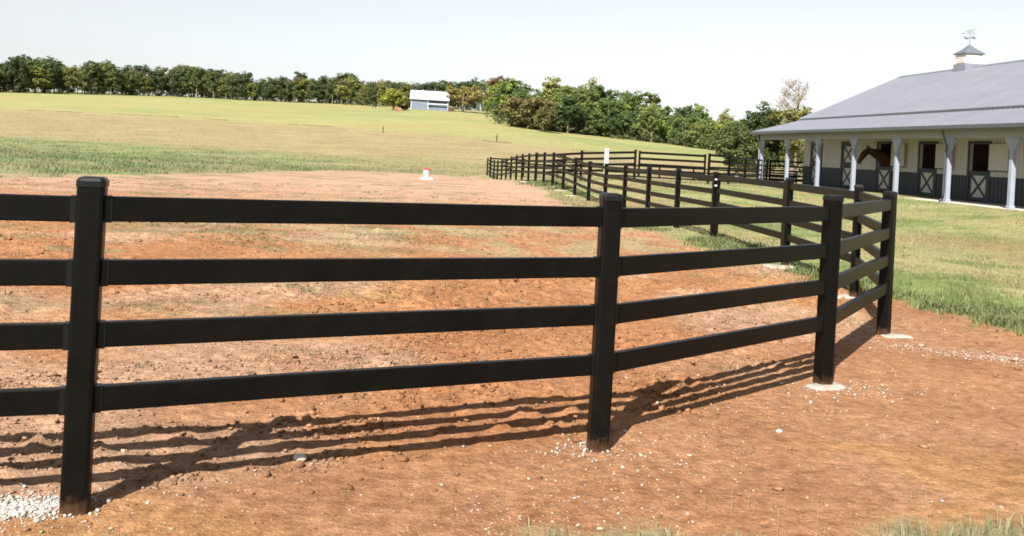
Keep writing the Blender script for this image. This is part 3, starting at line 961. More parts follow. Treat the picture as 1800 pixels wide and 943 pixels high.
def bare_proto():
    rng = np.random.default_rng(120)
    mb, ends = tree_skeleton(rng, 11.5, .2, .3, 2.6, 16)
    tips = []
    for e in list(ends):
        for k in range(4):
            a = rng.uniform(0, 6.28); L = rng.uniform(.5, 1.1)
            q = e + Vector((math.cos(a) * L * .6, math.sin(a) * L * .6, L * rng.uniform(.3, .9)))
            mb.tube([e, q], [.022, .008], 3, False); tips.append(np.array(q))
    V, F = leaf_cloud(rng, tips, [.4] * len(tips), 12, .07)
    return mb.mesh('trunk', True), np_mesh('crown', V, F), V[:, 2].max()
BARE = bare_proto()

COLOURS = [((.072, .101, .050), 'dark green', 0), ((.107, .140, .055), 'mid green', 1), ((.149, .160, .061), 'olive green', 2),
           ((.182, .204, .063), 'yellow-green', 3), ((.165, .138, .088), 'brownish', 4), ((.193, .099, .052), 'rust-tinged', 5), ((.237, .204, .110), 'straw-coloured', 6)]

def tree(name, proto, x, y, H, wide, col, label, group, cat='tree', pale=False, rz=None):
    tm, cm, zt = proto
    o = empty(name, (x, y, hz(x, y) - .05), random.uniform(0, 6.28) if rz is None else rz, label, cat, group)
    s = H / zt
    wide = wide * (random.uniform(.85, 1.5) if group else 1)
    o.scale = (s * wide, s * wide, s * (random.choice([.86, .95, 1.0, 1.05, 1.13]) if group else 1))
    t = link('trunk', tm, M['bark'], o)
    c = link('crown', cm, M['foliage'], o)
    j = random.uniform(.85, 1.18)
    c.color = (col[0] * j * random.uniform(.94, 1.06), col[1] * j, col[2] * j * random.uniform(.9, 1.1), 1)
    return o

TREES = [
    (-191.9, 316.5, 10.3, 0.96, 5, 2), (-188.7, 315.1, 10.8, 1.25, 0, 0), (-189.8, 321.6, 11.1, 1.21, 4, 1), (-184.6, 317, 10.6, 1.07, 5, 2), (-184.9, 321.3, 10, 1.2, 2, 0),
    (-183.1, 323.8, 10.7, 0.85, 1, 0), (-180.5, 323.9, 12.1, 1.17, 0, 0), (-181.1, 328.8, 11.7, 0.94, 1, 1), (-179, 329.2, 11.5, 0.94, 4, 1), (-176.9, 331.6, 11.7, 1.23, 0, 3),
    (-175.1, 333, 11.5, 1.15, 1, 1), (-174.9, 338.4, 12.4, 0.89, 4, 0), (-173.7, 342.2, 10.4, 0.93, 1, 0), (-171.4, 344.3, 11.4, 1.23, 2, 2), (-168.1, 344.9, 10.2, 1.14, 2, 2),
    (-169, 352.2, 10.4, 0.98, 5, 1), (-166.6, 352.8, 11.8, 1.22, 3, 1), (-165.7, 356.3, 10.6, 0.91, 5, 0), (-164.1, 359, 12.4, 0.91, 1, 3), (-160.6, 356.6, 9.4, 1.2, 3, 1),
    (-158.7, 358, 10, 0.93, 3, 0), (-157.5, 363.7, 9.8, 1.12, 2, 1), (-154.9, 366.2, 11.2, 1.09, 5, 2), (-152, 366.2, 10.7, 0.87, 4, 2), (-150.6, 368.5, 10.9, 0.94, 1, 0),
    (-148.9, 373.7, 11, 1.12, 3, 0), (-147.2, 378.4, 10.3, 0.99, 0, 0), (-144.9, 379.2, 10.7, 1.06, 4, 1), (-139.8, 372.7, 11.4, 1.06, 2, 0), (-136, 372.3, 12.6, 1.09, 2, 1),
    (-131.5, 369.4, 11.6, 1.1, 5, 1), (-128.6, 369.9, 11.1, 1.15, 1, 0), (-122.2, 362.4, 11.4, 0.87, 5, 1), (-119.9, 362.9, 10.1, 0.95, 0, 0), (-116.8, 360.2, 10.9, 1.07, 1, 2),
    (-113.1, 356.4, 10, 1.14, 2, 4), (-109.8, 353.8, 10.3, 1.22, 2, 0), (-107.2, 352.7, 10.4, 1.02, 2, 0), (-103.5, 350.7, 8.1, 1.09, 5, 3), (-102, 352.7, 7.3, 0.98, 5, 0),
    (-98.8, 352.4, 8.3, 1.18, 4, 0), (-96.3, 352.9, 8.3, 1.02, 2, 0), (-92.7, 349.3, 9.9, 0.94, 2, 0), (-89.5, 348.3, 9.7, 1.22, 0, 0), (-87.2, 348.1, 9.8, 1.01, 0, 4),
    (-85.7, 349.9, 10.3, 0.95, 4, 4), (-82.7, 349.3, 9.8, 0.88, 5, 3), (-79.7, 345.9, 9.2, 0.93, 3, 2), (-76.7, 343.7, 8.8, 1.17, 0, 0), (-73.9, 343.3, 9.7, 1.05, 2, 0),
    (-70.4, 340.2, 9.2, 0.95, 0, 1), (-65.6, 333.6, 9.7, 1.16, 1, 4), (-62.1, 329, 9.5, 1.06, 2, 3), (-59.6, 328.7, 8.8, 0.86, 1, 0), (-54.6, 319.6, 8.3, 1.11, 4, 2),
    (-51.5, 315.5, 9.4, 0.92, 1, 0), (-47.5, 309.6, 8.7, 0.87, 3, 3), (-44.4, 310.4, 7.7, 0.94, 0, 0), (-41.9, 307.4, 8, 1, 2, 0), (-39, 305.6, 8, 1.09, 3, 2),
    (-204.6, 335.7, 11.3, 1.25, 3, 1), (-203.2, 339, 11.7, 1.1, 1, 0), (-197.5, 335.2, 11, 1.26, 4, 1), (-196.7, 341.4, 11.1, 1.23, 5, 0), (-194.2, 342.5, 11.9, 1.27, 4, 1),
    (-190.3, 341.6, 12.3, 1.07, 0, 0), (-188.8, 345.2, 12.9, 1.13, 0, 0), (-187.5, 351.2, 11.2, 1.07, 0, 4), (-187.8, 358.6, 13.8, 1.27, 2, 0), (-186.6, 364.2, 13, 1.09, 5, 4),
    (-185.2, 368.4, 11.6, 1.06, 5, 3), (-180.2, 366.4, 12.1, 1.21, 1, 2), (-180.7, 375, 11.1, 1.11, 3, 1), (-173.4, 367.8, 12.1, 1.26, 0, 0), (-170, 370.9, 13.6, 1.14, 2, 4),
    (-172.1, 384.5, 10.8, 1.12, 2, 2), (-170.2, 388.6, 11.4, 1.31, 3, 0), (-164.5, 385, 11.3, 1.08, 5, 0), (-165.1, 394.8, 11.9, 1.22, 5, 0), (-157.3, 388.3, 11.7, 1.19, 3, 0),
    (-155.7, 393.5, 12.2, 1.15, 5, 2), (-154.9, 403.2, 11.7, 1.28, 1, 0), (-144.9, 389, 12.4, 1.22, 2, 1), (-142.5, 396, 12.9, 1.05, 5, 0), (-137.4, 392.4, 11.9, 1.21, 4, 1),
    (-130.1, 384.1, 11.9, 1.33, 0, 0), (-126.7, 384.1, 12.3, 1.32, 1, 0), (-120.9, 381.7, 11.4, 1.09, 0, 1), (-115.9, 379.2, 10, 1.19, 4, 0), (-109, 369.7, 9.3, 1.09, 5, 0),
    (-105, 369.7, 8.9, 1.25, 3, 0), (-101.3, 369.5, 9.5, 1.19, 3, 1), (-97.2, 367.7, 10.1, 1.33, 3, 0), (-94.7, 372, 10.7, 1.17, 1, 1), (-89.2, 367.7, 11.1, 1.18, 3, 4),
    (-83.5, 359.5, 9.5, 1.16, 2, 0), (-81.3, 367.6, 9.6, 1.1, 5, 0), (-74.1, 352.4, 10, 1.2, 4, 1), (-69.6, 349.6, 10.6, 1.2, 1, 0), (-66.8, 353.6, 10.8, 1.3, 2, 0),
    (-60.6, 344, 10.6, 1.29, 4, 0), (-56.3, 344.3, 9.3, 1.22, 3, 0), (-51.4, 338.8, 9.4, 1.15, 2, 4), (-46.2, 323.9, 8.6, 1.3, 2, 1), (-41.6, 317.6, 8, 1.12, 0, 3),
    (-39.8, 325.9, 8.4, 1.13, 5, 4), (-34.9, 312.8, 9.3, 1.23, 2, 0), (-32.6, 319.4, 9.2, 1.25, 3, 0), (-29.2, 315.8, 9.9, 1.13, 2, 0), (-26.8, 329.6, 10.9, 1.17, 3, 0),
    (-23.9, 329.7, 11.7, 1.25, 0, 5), (-19.9, 324, 12.4, 1.15, 0, 0), (-17.4, 336.2, 12.2, 1.15, 1, 0), (-12.7, 327.8, 12.2, 1.09, 5, 5), (-7.1, 283, 11.9, 1.09, 0, 5),
    (-3, 229.1, 10.5, 1.17, 5, 1), (-4.3, 235, 6.4, 1.13, 5, 3), (-1.9, 200.6, 6.8, 1.3, 1, 0), (-0.3, 196.6, 6.6, 1.19, 4, 1), (1.8, 194.8, 5.7, 1.13, 5, 2),
    (4.2, 192.5, 6.4, 1.1, 3, 1), (5.8, 196.3, 7.8, 1.29, 2, 0), (8.2, 194.5, 7, 1.34, 3, 1), (10.2, 191.8, 7.6, 1.3, 3, 0), (12.1, 197, 5.6, 1.28, 5, 0),
    (14.3, 199.5, 7.2, 1.11, 0, 1), (16.9, 200.3, 6.4, 1.04, 1, 2), (18.7, 202.1, 4.8, 1.22, 1, 3), (20.3, 201.1, 6.3, 1.14, 1, 0), (23, 205.1, 5.3, 1.38, 0, 1),
    (25.3, 206.1, 7, 1, 1, 0), (27.9, 206.4, 7.2, 1.2, 1, 3), (29.5, 202.7, 7.4, 1.21, 5, 2), (31.8, 205.2, 5.5, 1.39, 2, 3), (33.7, 200.7, 3.7, 1.01, 4, 1),
    (35.5, 199.3, 6.1, 1.16, 5, 1), (37.1, 196.6, 4.6, 1.3, 4, 0), (37.3, 190.3, 5.7, 1.32, 2, 2), (39.4, 188.7, 4.1, 1.38, 5, 3), (40.3, 184.6, 4.3, 1.02, 0, 0),
    (40.3, 175.4, 5.5, 1.27, 1, 1), (40.8, 169.8, 3.7, 1.01, 2, 2), (41, 161.5, 5.1, 1.03, 4, 3), (41.5, 156.6, 4.7, 1.23, 4, 1), (-3.3, 230.2, 9.1, 1.06, 2, 0),
    (0.3, 200.8, 7, 1.18, 2, 1), (3.2, 200.1, 7, 1.39, 3, 1), (5.2, 207, 8, 1.16, 2, 6), (7.7, 201.1, 8.5, 1.19, 1, 3), (11.1, 205.6, 9, 1.05, 2, 6),
    (12.9, 201.5, 10.6, 1.02, 3, 2), (15.6, 205.8, 10.8, 1.1, 3, 2), (18.9, 213.7, 8.7, 1.04, 3, 4), (20.4, 208.6, 8.8, 1.21, 5, 1), (23.1, 212.9, 9.4, 1.27, 1, 3),
    (25.7, 216.8, 9.2, 1.07, 3, 1), (28.2, 217.3, 9.3, 1.16, 2, 0), (30.8, 211.8, 8.5, 1.04, 1, 2), (34, 211, 7.9, 1.01, 3, 1), (37.1, 212.4, 7.1, 1.25, 3, 2),
    (38.3, 201.2, 6.7, 1.25, 1, 3), (39.9, 199.9, 8, 1.32, 3, 1), (40.9, 191.7, 6.6, 1.36, 3, 3), (43.1, 188.7, 6.4, 1.12, 0, 6), (43.8, 180.2, 6.4, 1.09, 5, 0),
    (42.6, 168, 6.1, 1.08, 1, 5), (44.2, 165.7, 6.4, 1.31, 4, 2), (-2.4, 227.2, 10.4, 1.22, 1, 6), (1, 215.7, 9.2, 1.31, 1, 1), (3.8, 213.2, 9.5, 1.3, 4, 1),
    (7, 214.5, 11, 1.12, 3, 6), (9.1, 217.5, 10.7, 1.39, 3, 6), (11.3, 212, 11.2, 1.06, 5, 2), (14.4, 219.6, 11.9, 1.01, 0, 6), (17.1, 219.5, 12, 1.19, 1, 6),
    (18.7, 216.4, 11.4, 1.21, 3, 5), (22.5, 221.1, 11.8, 1.39, 5, 1), (26.5, 229.4, 12.4, 1.01, 1, 1), (30.1, 232.1, 12.3, 1.29, 1, 1), (32.1, 222.6, 10.7, 1.28, 3, 2),
    (34.6, 219.2, 8.7, 1.07, 3, 3), (37.4, 216.8, 8.3, 1.21, 5, 5), (39.4, 216.6, 9, 1.03, 0, 0), (42.5, 218, 9.2, 1.11, 0, 3), (43.4, 211.1, 8, 1.09, 1, 2),
    (43.4, 202, 7.9, 1.31, 3, 6), (44.3, 196.3, 8.3, 1.1, 4, 6), (45.9, 193.7, 8.2, 1.34, 5, 1), (46.2, 185.4, 7.3, 1.15, 3, 0), (45.2, 170.9, 7.5, 1.18, 1, 1),
]
N_CREST = 116
N_FRONT = 60

for i, (x, y, H, w, k, c) in enumerate(TREES):
    if c in (4, 5) and i % 3: c = 1
    if c == 6 and i % 2: c = 3
    col, cname, _ = COLOURS[c]
    if i < N_CREST:
        size = ('tall ' if H > 12.2 else 'low ' if H < 9.8 else '') + ('broad ' if k in (2, 4) else 'slender ' if k == 3 else '')
        row = 'front edge' if i < N_FRONT else 'back'
        tree('broadleaf_tree', PROTO[k], x, y, H, w, col, size + cname + ' broadleaf tree at the ' + row + ' of the hill crest treeline', size + cname + ' trees at the ' + row + ' of the crest treeline')
    else:
        size = ('tall ' if H > 10.5 else 'low ' if H < 6.5 else '') + ('broad ' if k in (2, 4) else 'slender ' if k == 3 else '')
        tree('broadleaf_tree', PROTO[k], x, y, H, w, (col[0] * 1.12, col[1] * 1.3, col[2] * 1.25), size + cname + ' broadleaf tree in the wood sloping down behind the barn paddock', size + cname + ' trees in the sloping wood')

tree('round_tree', ROUND, -37.4, 268, 6.6, 1.15, (.30, .33, .085), 'small rounded yellow-green tree beside the pale metal shed', None)
tree('spreading_tree', WIDE, -18.2, 289, 9.3, 1.45, (.255, .234, .093), 'wide olive-brown tree with a spreading crown beside the shed\'s log pile', None)
tree('broadleaf_tree', PROTO[4], -6.4, 259, 10.6, 1.45, (.212, .255, .072), 'bright yellow-green tree where the wood meets the hay field', None)
tree('spreading_bush', BUSH, 1.6, 189, 7.2, 1.25, (.178, .157, .076), 'broad straw-tinged bushy tree at the tip of the wood', None)
tree('spreading_bush', BUSH, 5.2, 181, 4.9, .85, (.128, .128, .055), 'low dense olive bush at the edge of the hay field', None)
tree('broadleaf_tree', DARKR, 23.6, 88, 7.4, 1.1, (.053, .081, .034), 'dense dark green tree beyond the end of the barn roof', None)
tree('broadleaf_tree', OLIVE, 24.1, 80, 6.9, 1.05, (.204, .191, .068), 'thin yellow-olive tree with pale limbs beyond the barn roof end', None)
tree('bare_tree', BARE, 28.1, 92, 10.3, .95, (.357, .306, .264), 'half-bare pale greyish tree rising above the barn roof end', None)
tree('broadleaf_tree', DARKR, 20.2, 84, 5.4, 1.15, (.085, .111, .043), 'leafy mid green tree left of the porch corner post', None)
tree('broadleaf_tree', DARKR, 29.5, 82, 6.0, 1.15, (.068, .093, .036), 'dark leafy tree hidden behind the barn porch posts', None)

# undergrowth filling the foot of both woods
rng = np.random.default_rng(77)
pts, rad = [], []
for i, (x, y, H, w, k, c) in enumerate(TREES):
    n = 5 if i < N_CREST else 4
    for _ in range(n):
        px, py = x + rng.normal(0, 2.2), y + abs(rng.normal(0, 3.5)) + (2.5 if i < N_CREST else .5)
        pts.append(np.array([px, py, hz(px, py) + rng.uniform(.3, 4.2 if i < N_CREST else 2.4)])); rad.append(rng.uniform(.9, 2.1))
crest = sorted([(x, y) for i, (x, y, *_r) in enumerate(TREES) if i < N_CREST])
cxs = np.array([p[0] for p in crest]); cys = np.array([p[1] for p in crest])
for px in np.arange(-200, 8, .24):
    py = np.interp(px, cxs, cys) + 7 + rng.uniform(0, 16)
    pts.append(np.array([px, py, hz(px, py) + rng.uniform(.2, 8.0)])); rad.append(rng.uniform(1.3, 2.4))
wood = sorted([(x, y) for i, (x, y, *_r) in enumerate(TREES) if i >= N_CREST])
for (px, py) in wood:
    for _ in range(4):
        qx, qy = px + rng.normal(0, 1.6), py - rng.uniform(-2, 3.0)
        pts.append(np.array([qx, qy, hz(qx, qy) + rng.uniform(.2, 1.7)])); rad.append(rng.uniform(.8, 1.7))
V, F = leaf_cloud(rng, pts, rad, 44, .30)
und = link('undergrowth', np_mesh('undergrowth', V, F), M['foliage'])
und.color = (.10, .125, .058, 1)
tag(und, 'shrubby undergrowth along the foot of the woods', 'undergrowth', None, 'stuff')
pts, rad = [], []
for k in range(70):
    px = rng.uniform(24, 44); py = 98 + rng.uniform(-4, 8) + (px - 14) * .3
    pts.append(np.array([px, py, hz(px, py) + rng.uniform(.3, 3.2)])); rad.append(rng.uniform(.8, 1.6))
V, F = leaf_cloud(rng, pts, rad, 90, .2)
und = link('thicket', np_mesh('thicket', V, F), M['foliage'])
und.color = (.09, .11, .045, 1)
tag(und, 'dense low thicket below the trees behind the barn end', 'undergrowth', None, 'stuff')

# ------------------------------------------------------------------ shed on the hill
SX, SY = -34.0, 283.5
shed = empty('metal_shed', (SX, SY, hz(SX + 5, SY)), math.radians(4), 'pale blue-grey metal shed with white roof on the hill', 'shed')
SW, SD = 11.2, 8.0
def sp(mb, name, mat, parent=shed, **k): return mb.build(name, M[mat], parent, **k)
sp(MB().box(0, 5.0, 0, .15, -1, 3.4), 'sliding_door', 'shed_wall')
sp(MB().box(5.25, SW, .9, 1.05, -1, 3.2), 'recessed_wall', 'shed_wall')
sp(MB().box(5.25, SW, 0, .15, -1, .9), 'low_front_wall', 'shed_wall')
sp(MB().box(5.25, SW, -.06, .16, 1.75, 2.15), 'cross_beam', 'shed_trim')
sp(MB().box(5.0, 5.25, -.05, .2, -1, 3.4), 'front_post', 'shed_trim')
sp(MB().box(-.25, 0, -.05, .2, -1, 3.6), 'corner_post', 'shed_trim')
sp(MB().box(SW, SW + .2, -.05, .2, -1, 3.4), 'corner_post', 'shed_trim')
sp(MB().box(6.0, 6.7, -.08, -.01, .95, 1.7), 'dark_vent', 'dark_int')
sp(MB().prism([(.15, -1), (SD, -1), (SD, 3.4), (SD / 2, 6.0), (.15, 3.4)], 'x', -.2, -.05), 'gable_wall', 'shed_trim')
sp(MB().prism([(.15, -1), (SD, -1), (SD, 3.4), (SD / 2, 6.0), (.15, 3.4)], 'x', SW, SW + .15), 'gable_wall', 'shed_wall')
sp(MB().box(0, SW, SD - .15, SD, -1, 3.4), 'back_wall', 'shed_wall')
sp(MB().prism([(-.6, 3.25), (SD / 2, 6.2), (SD / 2, 6.05), (-.6, 3.1)], 'x', -.7, SW + .5), 'front_roof', 'shed_roof')
sp(MB().prism([(SD + .6, 3.25), (SD / 2, 6.2), (SD / 2, 6.05), (SD + .6, 3.1)], 'x', -.7, SW + .5), 'rear_roof', 'shed_roof')

# pale house glimpsed behind the wide tree
hx, hy = -22.0, 326
house = empty('farmhouse', (hx, hy, hz(hx, hy)), .1, 'small white farmhouse half hidden behind the wide olive tree', 'house')
sp(MB().box(0, 8, 0, 6, -1, 3.2), 'wall', 'shed_trim', house)
sp(MB().prism([(-.4, 3.15), (3, 5.2), (6.4, 3.15), (3, 4.9)], 'x', -.4, 8.4), 'roof', 'shed_roof', house)
sp(MB().box(2, 3, -.05, -.002, .8, 2.2), 'window', 'dark_int', house); sp(MB().box(5, 6, -.05, -.002, .8, 2.2), 'window', 'dark_int', house)

# ------------------------------------------------------------------ small things in the field
def put(o, x, y, rz=0, dz=0): o.location = (x, y, hz(x, y) + dz); o.rotation_euler = (0, 0, rz); return o
sl = empty('red_chute', (-36.0, 262, hz(-36, 262)), 0, 'faded red curved chute lying in the grass below the rounded tree', 'chute')
ch = MB()
P = [(0, 2.5, 2.0), (.25, 1.2, 1.45), (.7, 0, .9), (1.35, -1.2, .5), (2.1, -2.3, .22), (2.9, -3.2, .12)]
for a, b in zip(P[:-1], P[1:]):
    ch.beam(a, b, .95, .10)
    for s in (-.5, .5):
        d = Vector(b) - Vector(a); sd = d.cross(Vector((0, 0, 1))).normalized() * s
        ch.beam(Vector(a) + sd + Vector((0, 0, .14)), Vector(b) + sd + Vector((0, 0, .14)), .07, .34)
sl.scale = (.62, .62, .62)
sp(ch, 'trough', 'red_paint', sl)
for dx in (-.4, .4): sp(MB().tube([(dx, 2.7, -.3), (dx, 2.6, 2.2)], .06, 6), 'support', 'rust', sl)

wpile = empty('log_pile', (-22.6, 284, hz(-22.6, 284)), .1, 'dark brown stack of logs at the corner of the metal shed', 'log pile')
for r in range(3):
    for k in range(6 - r):
        lg = MB().tube([(0, 0, 0), (0, 1.6, 0)], .19, 8).build('log', M['rust'], wpile)
        lg.location = (k * .4 + r * .2, random.uniform(-.1, .1), .2 + r * .34)
rb = link('low_shrub', BUSH[1], None); rb.scale = (.28, .22, .24); rb.color = (.12, .05, .035, 1); put(rb, -34.6, 272, .4, -.1)
tag(rb, 'low reddish-brown shrub at the foot of the rounded tree', 'shrub')

cow = empty('calf', (-46.0, 289, hz(-46, 289)), math.radians(200), 'black calf with a white face grazing before the hilltop trees', 'cow')
cv = [(0, 0, .95), (.5, 0, .95), (.95, 0, .98), (-.35, 0, 1.05), (-.62, 0, 1.15), (-.9, 0, .98),
      (0, .16, .6), (0, .16, .04), (0, -.16, .6), (0, -.16, .04), (.9, .16, .6), (.96, .16, .3), (.92, .16, .04), (.9, -.16, .6), (.96, -.16, .3), (.92, -.16, .04)]
ce = [(0, 1), (1, 2), (0, 3), (3, 4), (4, 5), (0, 6), (6, 7), (0, 8), (8, 9), (2, 10), (10, 11), (11, 12), (2, 13), (13, 14), (14, 15)]
skin_object('body', cv, ce, [.30, .32, .28, .22, .17, .10, .12, .07, .12, .07, .14, .09, .07, .14, .09, .07], M['hide'], cow)
part(MB().tube([(-.60, 0, 1.2), (-.78, 0, 1.12), (-1.0, 0, .95)], [.19, .15, .07], 8), 'white_face', 'pvc', cow, smooth=True)

for (x, y, h, lab) in ((-20.0, 133.6, 1.0, 'thin dark stake standing alone where tan hay turns green'), (-3.05, 125.4, 1.1, 'thin dark stake rising from a tuft on the hay line')):
    st = MB().box(-.055, .055, -.055, .055, -.3, h).box(-.12, .12, -.03, .03, h * .55, h * .68).build('stake', M['stake'], None, bevel=.01)
    put(st, x, y, .3); tag(st, lab, 'stake', 'marker stakes in the hay field')

def bale(x, y, r, w, rz, lab):
    V = MB(); n = 18
    prof = [(0, r * .2), (.02, r * .9), (.08, r), (w - .08, r), (w - .02, r * .9), (w, r * .2)]
    V.tube([(p[0], 0, r) for p in prof], [p[1] for p in prof], n)
    o = V.build('hay_bale', M['straw'], None, True); put(o, x, y, rz); tag(o, lab, 'hay bale', 'pale bales at the foot of the treeline'); return o
bale(-131.5, 382, .85, 1.5, .2, 'pale round hay bale at the foot of the hilltop treeline')
bale(-129.2, 382, .85, 1.5, .1, 'pale round hay bale at the foot of the hilltop treeline')
bale(-178.0, 338, .8, 1.4, .3, 'pale round hay bale at the foot of the hilltop treeline')
for dx in (0, 1.5):
    o = empty('white_hive', (-91 + dx, 349, hz(-91 + dx, 349)), .1, 'small white wooden hive box before the hilltop trees', 'hive', 'white hive boxes')
    sp(MB().box(-.3, .3, -.3, .3, .1, .62).box(-.3, .3, -.3, .3, .64, 1.05), 'box', 'shed_trim', o); sp(MB().box(-.36, .36, -.36, .36, 1.055, 1.15), 'lid', 'shed_roof', o)

# white bucket on its slab
bx, by = -4.1, 41.3
sb = MB().prism([(-.29, -.25), (.30, -.26), (.31, .25), (-.28, .27)], 'z', -.1, .09).build('paving_slab', M['pvc'], None, bevel=.015)
put(sb, bx, by, .1); tag(sb, 'pale square slab under the white bucket on the bare soil', 'slab')
bk = empty('white_bucket', (bx, by, hz(bx, by) + .092), 0, 'white bucket with red lid standing on a pale slab', 'bucket')
sp(MB().tube([(0, 0, 0), (0, 0, .02), (0, 0, .33), (0, 0, .36)], [.125, .13, .15, .155], 20), 'pail', 'pvc', bk, smooth=False)
sp(MB().tube([(0, 0, .361), (0, 0, .40), (0, 0, .43)], [.175, .17, .10], 20), 'lid', 'red', bk)
sp(MB().tube([(0, 0, .43), (0, 0, .46)], [.03, .03], 8), 'lid_knob', 'red', bk)

# ------------------------------------------------------------------ loose rock, clods, gravel
ICO_V = None
def ico():
    t = (1 + 5 ** .5) / 2
    V = np.array([(-1, t, 0), (1, t, 0), (-1, -t, 0), (1, -t, 0), (0, -1, t), (0, 1, t), (0, -1, -t), (0, 1, -t), (t, 0, -1), (t, 0, 1), (-t, 0, -1), (-t, 0, 1)], float)
    V /= np.linalg.norm(V[0])
    F = np.array([(0, 11, 5), (0, 5, 1), (0, 1, 7), (0, 7, 10), (0, 10, 11), (1, 5, 9), (5, 11, 4), (11, 10, 2), (10, 7, 6), (7, 1, 8), (3, 9, 4), (3, 4, 2), (3, 2, 6), (3, 6, 8), (3, 8, 9), (4, 9, 5), (2, 4, 11), (6, 2, 10), (8, 6, 7), (9, 8, 1)])
    return V, F
IV, IF = ico()

def lumps(name, xy, size, colours, label, cat, flat=.65, sink=.25):
    n = len(xy)
    rg = np.random.default_rng(len(name) * 13 + n)
    jit = 1 + rg.uniform(-.5, .45, (n, 12, 1))
    st = rg.uniform(.7, 1.35, (n, 1, 3)) * np.array([1, 1, flat])
    a = rg.uniform(0, 6.28, n); c, s = np.cos(a), np.sin(a)
    V = IV[None] * jit * st * size[:, None, None]
    X = V[..., 0] * c[:, None] - V[..., 1] * s[:, None]; Y = V[..., 0] * s[:, None] + V[..., 1] * c[:, None]
    z = surface(xy[:, 0], xy[:, 1]) + size * flat * (1 - 2 * sink)
    W = np.stack([X + xy[:, 0:1], Y + xy[:, 1:2], V[..., 2] + z[:, None]], -1).reshape(-1, 3)
    F = (np.arange(n)[:, None, None] * 12 + IF[None]).reshape(-1, 3)
    me = np_mesh(name, W, F)
    vcol(me, 'col', np.repeat(colours, 12, 0))
    o = link(name, me, M['lump'])
    return tag(o, label, cat, None, 'stuff')

def wedge(n, y0, y1, rg, margin=.9, pw=1.0):
    """points spread over the ground the lens takes in and a margin round it"""
    y = y0 + (y1 - y0) * rg.uniform(0, 1, n) ** pw
    x = rg.uniform(-.62, .62, n) * y + rg.uniform(-margin, margin, n)
    return np.stack([x, y], 1)

rg = np.random.default_rng(9)
xy = wedge(120000, 3.2, 30, rg, pw=1.6)
keep = soil_mask(xy[:, 0], xy[:, 1]) > .6
f0 = np.interp(xy[:, 0], [-6.5, -4.07, -1.74, .51, 2.28, 3.57, 4.2, 5], [2.4, 2.89, 3.74, 4.87, 6.56, 8.68, 11.1, 14])
pt = sm((fbm(xy[:, 0] * .9, xy[:, 1] * 1.1, 3, 52) - .40) * 5)
prob = np.where(xy[:, 1] > f0 + .15, .06 + .7 * pt * sm((fbm(xy[:, 0] * 2.5, xy[:, 1] * 3, 3, 58) - .45) * 6), .02)
keep &= rg.uniform(0, 1, len(xy)) < prob
xy = xy[keep]
cc = []
for (qx, qy, qr, qn) in ((-.81, 5.06, .22, 260), (-1.05, 4.93, .2, 200), (1.12, 6.06, .2, 220), (.95, 5.66, .16, 160), (-.62, 5.6, .3, 200), (-.3, 6.9, .45, 220), (-1.6, 8.0, .6, 220),
                         (.2, 7.6, .5, 200), (-1.75, 5.75, .45, 220), (-2.1, 5.6, .4, 180), (-.95, 6.5, .5, 240), (-.1, 9.5, .6, 200), (-.5, 6.0, .35, 200), (-2.6, 4.6, .5, 200), (.6, 6.6, .4, 160), (2.4, 9.0, .5, 140)):
    cc.append(rg.normal(size=(qn, 2)) * np.array([qr, qr * .35]) + np.array([qx, qy]))
for line in ([(-3.4, 8.0), (-2.85, 8.75), (-1.97, 9.75), (-1.25, 10.7)], [(-1.7, 8.4), (-1.05, 9.3), (-.5, 10.3)], [(-1.45, 6.5), (-.85, 7.1), (-.25, 7.7)], [(-4.2, 13.6), (-1.9, 15.0), (.9, 16.9)], [(-3.2, 5.4), (-2.3, 6.1), (-1.2, 6.6)], [(.9, 7.4), (1.9, 8.6), (2.7, 10.2)]):
    ts = rg.uniform(0, len(line) - 1, 380)
    lx_ = np.interp(ts, range(len(line)), [q[0] for q in line]); ly_ = np.interp(ts, range(len(line)), [q[1] for q in line])
    cc.append(np.stack([lx_, ly_], 1) + rg.normal(size=(380, 2)) * np.array([.10, .16]))
cc = np.concatenate(cc)
xy = np.concatenate([xy, cc])
sz = np.clip(rg.lognormal(-5.1, .5, len(xy)), .003, .024) * (1 + xy[:, 1] * .02)
sz[-len(cc):] *= 1.05
zc, _ = zones(xy[:, 0], xy[:, 1])
lumps('earth_clods', xy, sz, zc * rg.uniform(.42, .82, (len(xy), 1)), 'crumbled red clods of earth over the worked soil', 'earth')
print('clods', len(xy))

xy = wedge(42000, 3.2, 22, rg, pw=1.7)
pp = sm((fbm(xy[:, 0] * .8, xy[:, 1] * .8, 3, 61) - .42) * 6)
keep = (soil_mask(xy[:, 0], xy[:, 1]) > .5) & (rg.uniform(0, 1, len(xy)) < .08 + .5 * pp)
xy = xy[keep]
sz = np.clip(rg.lognormal(-5.75, .5, len(xy)), .002, .013) * (1 + xy[:, 1] * .02)
col = np.array([.36, .285, .22]) * rg.uniform(.65, 1.15, (len(xy), 1)) * np.array([1, 1, 1]) + rg.normal(0, .02, (len(xy), 3))
lumps('pebbles', xy, sz, np.clip(col, .05, .9), 'pale pebbles scattered over the red soil', 'pebbles', .6, .2)
print('pebbles', len(xy))

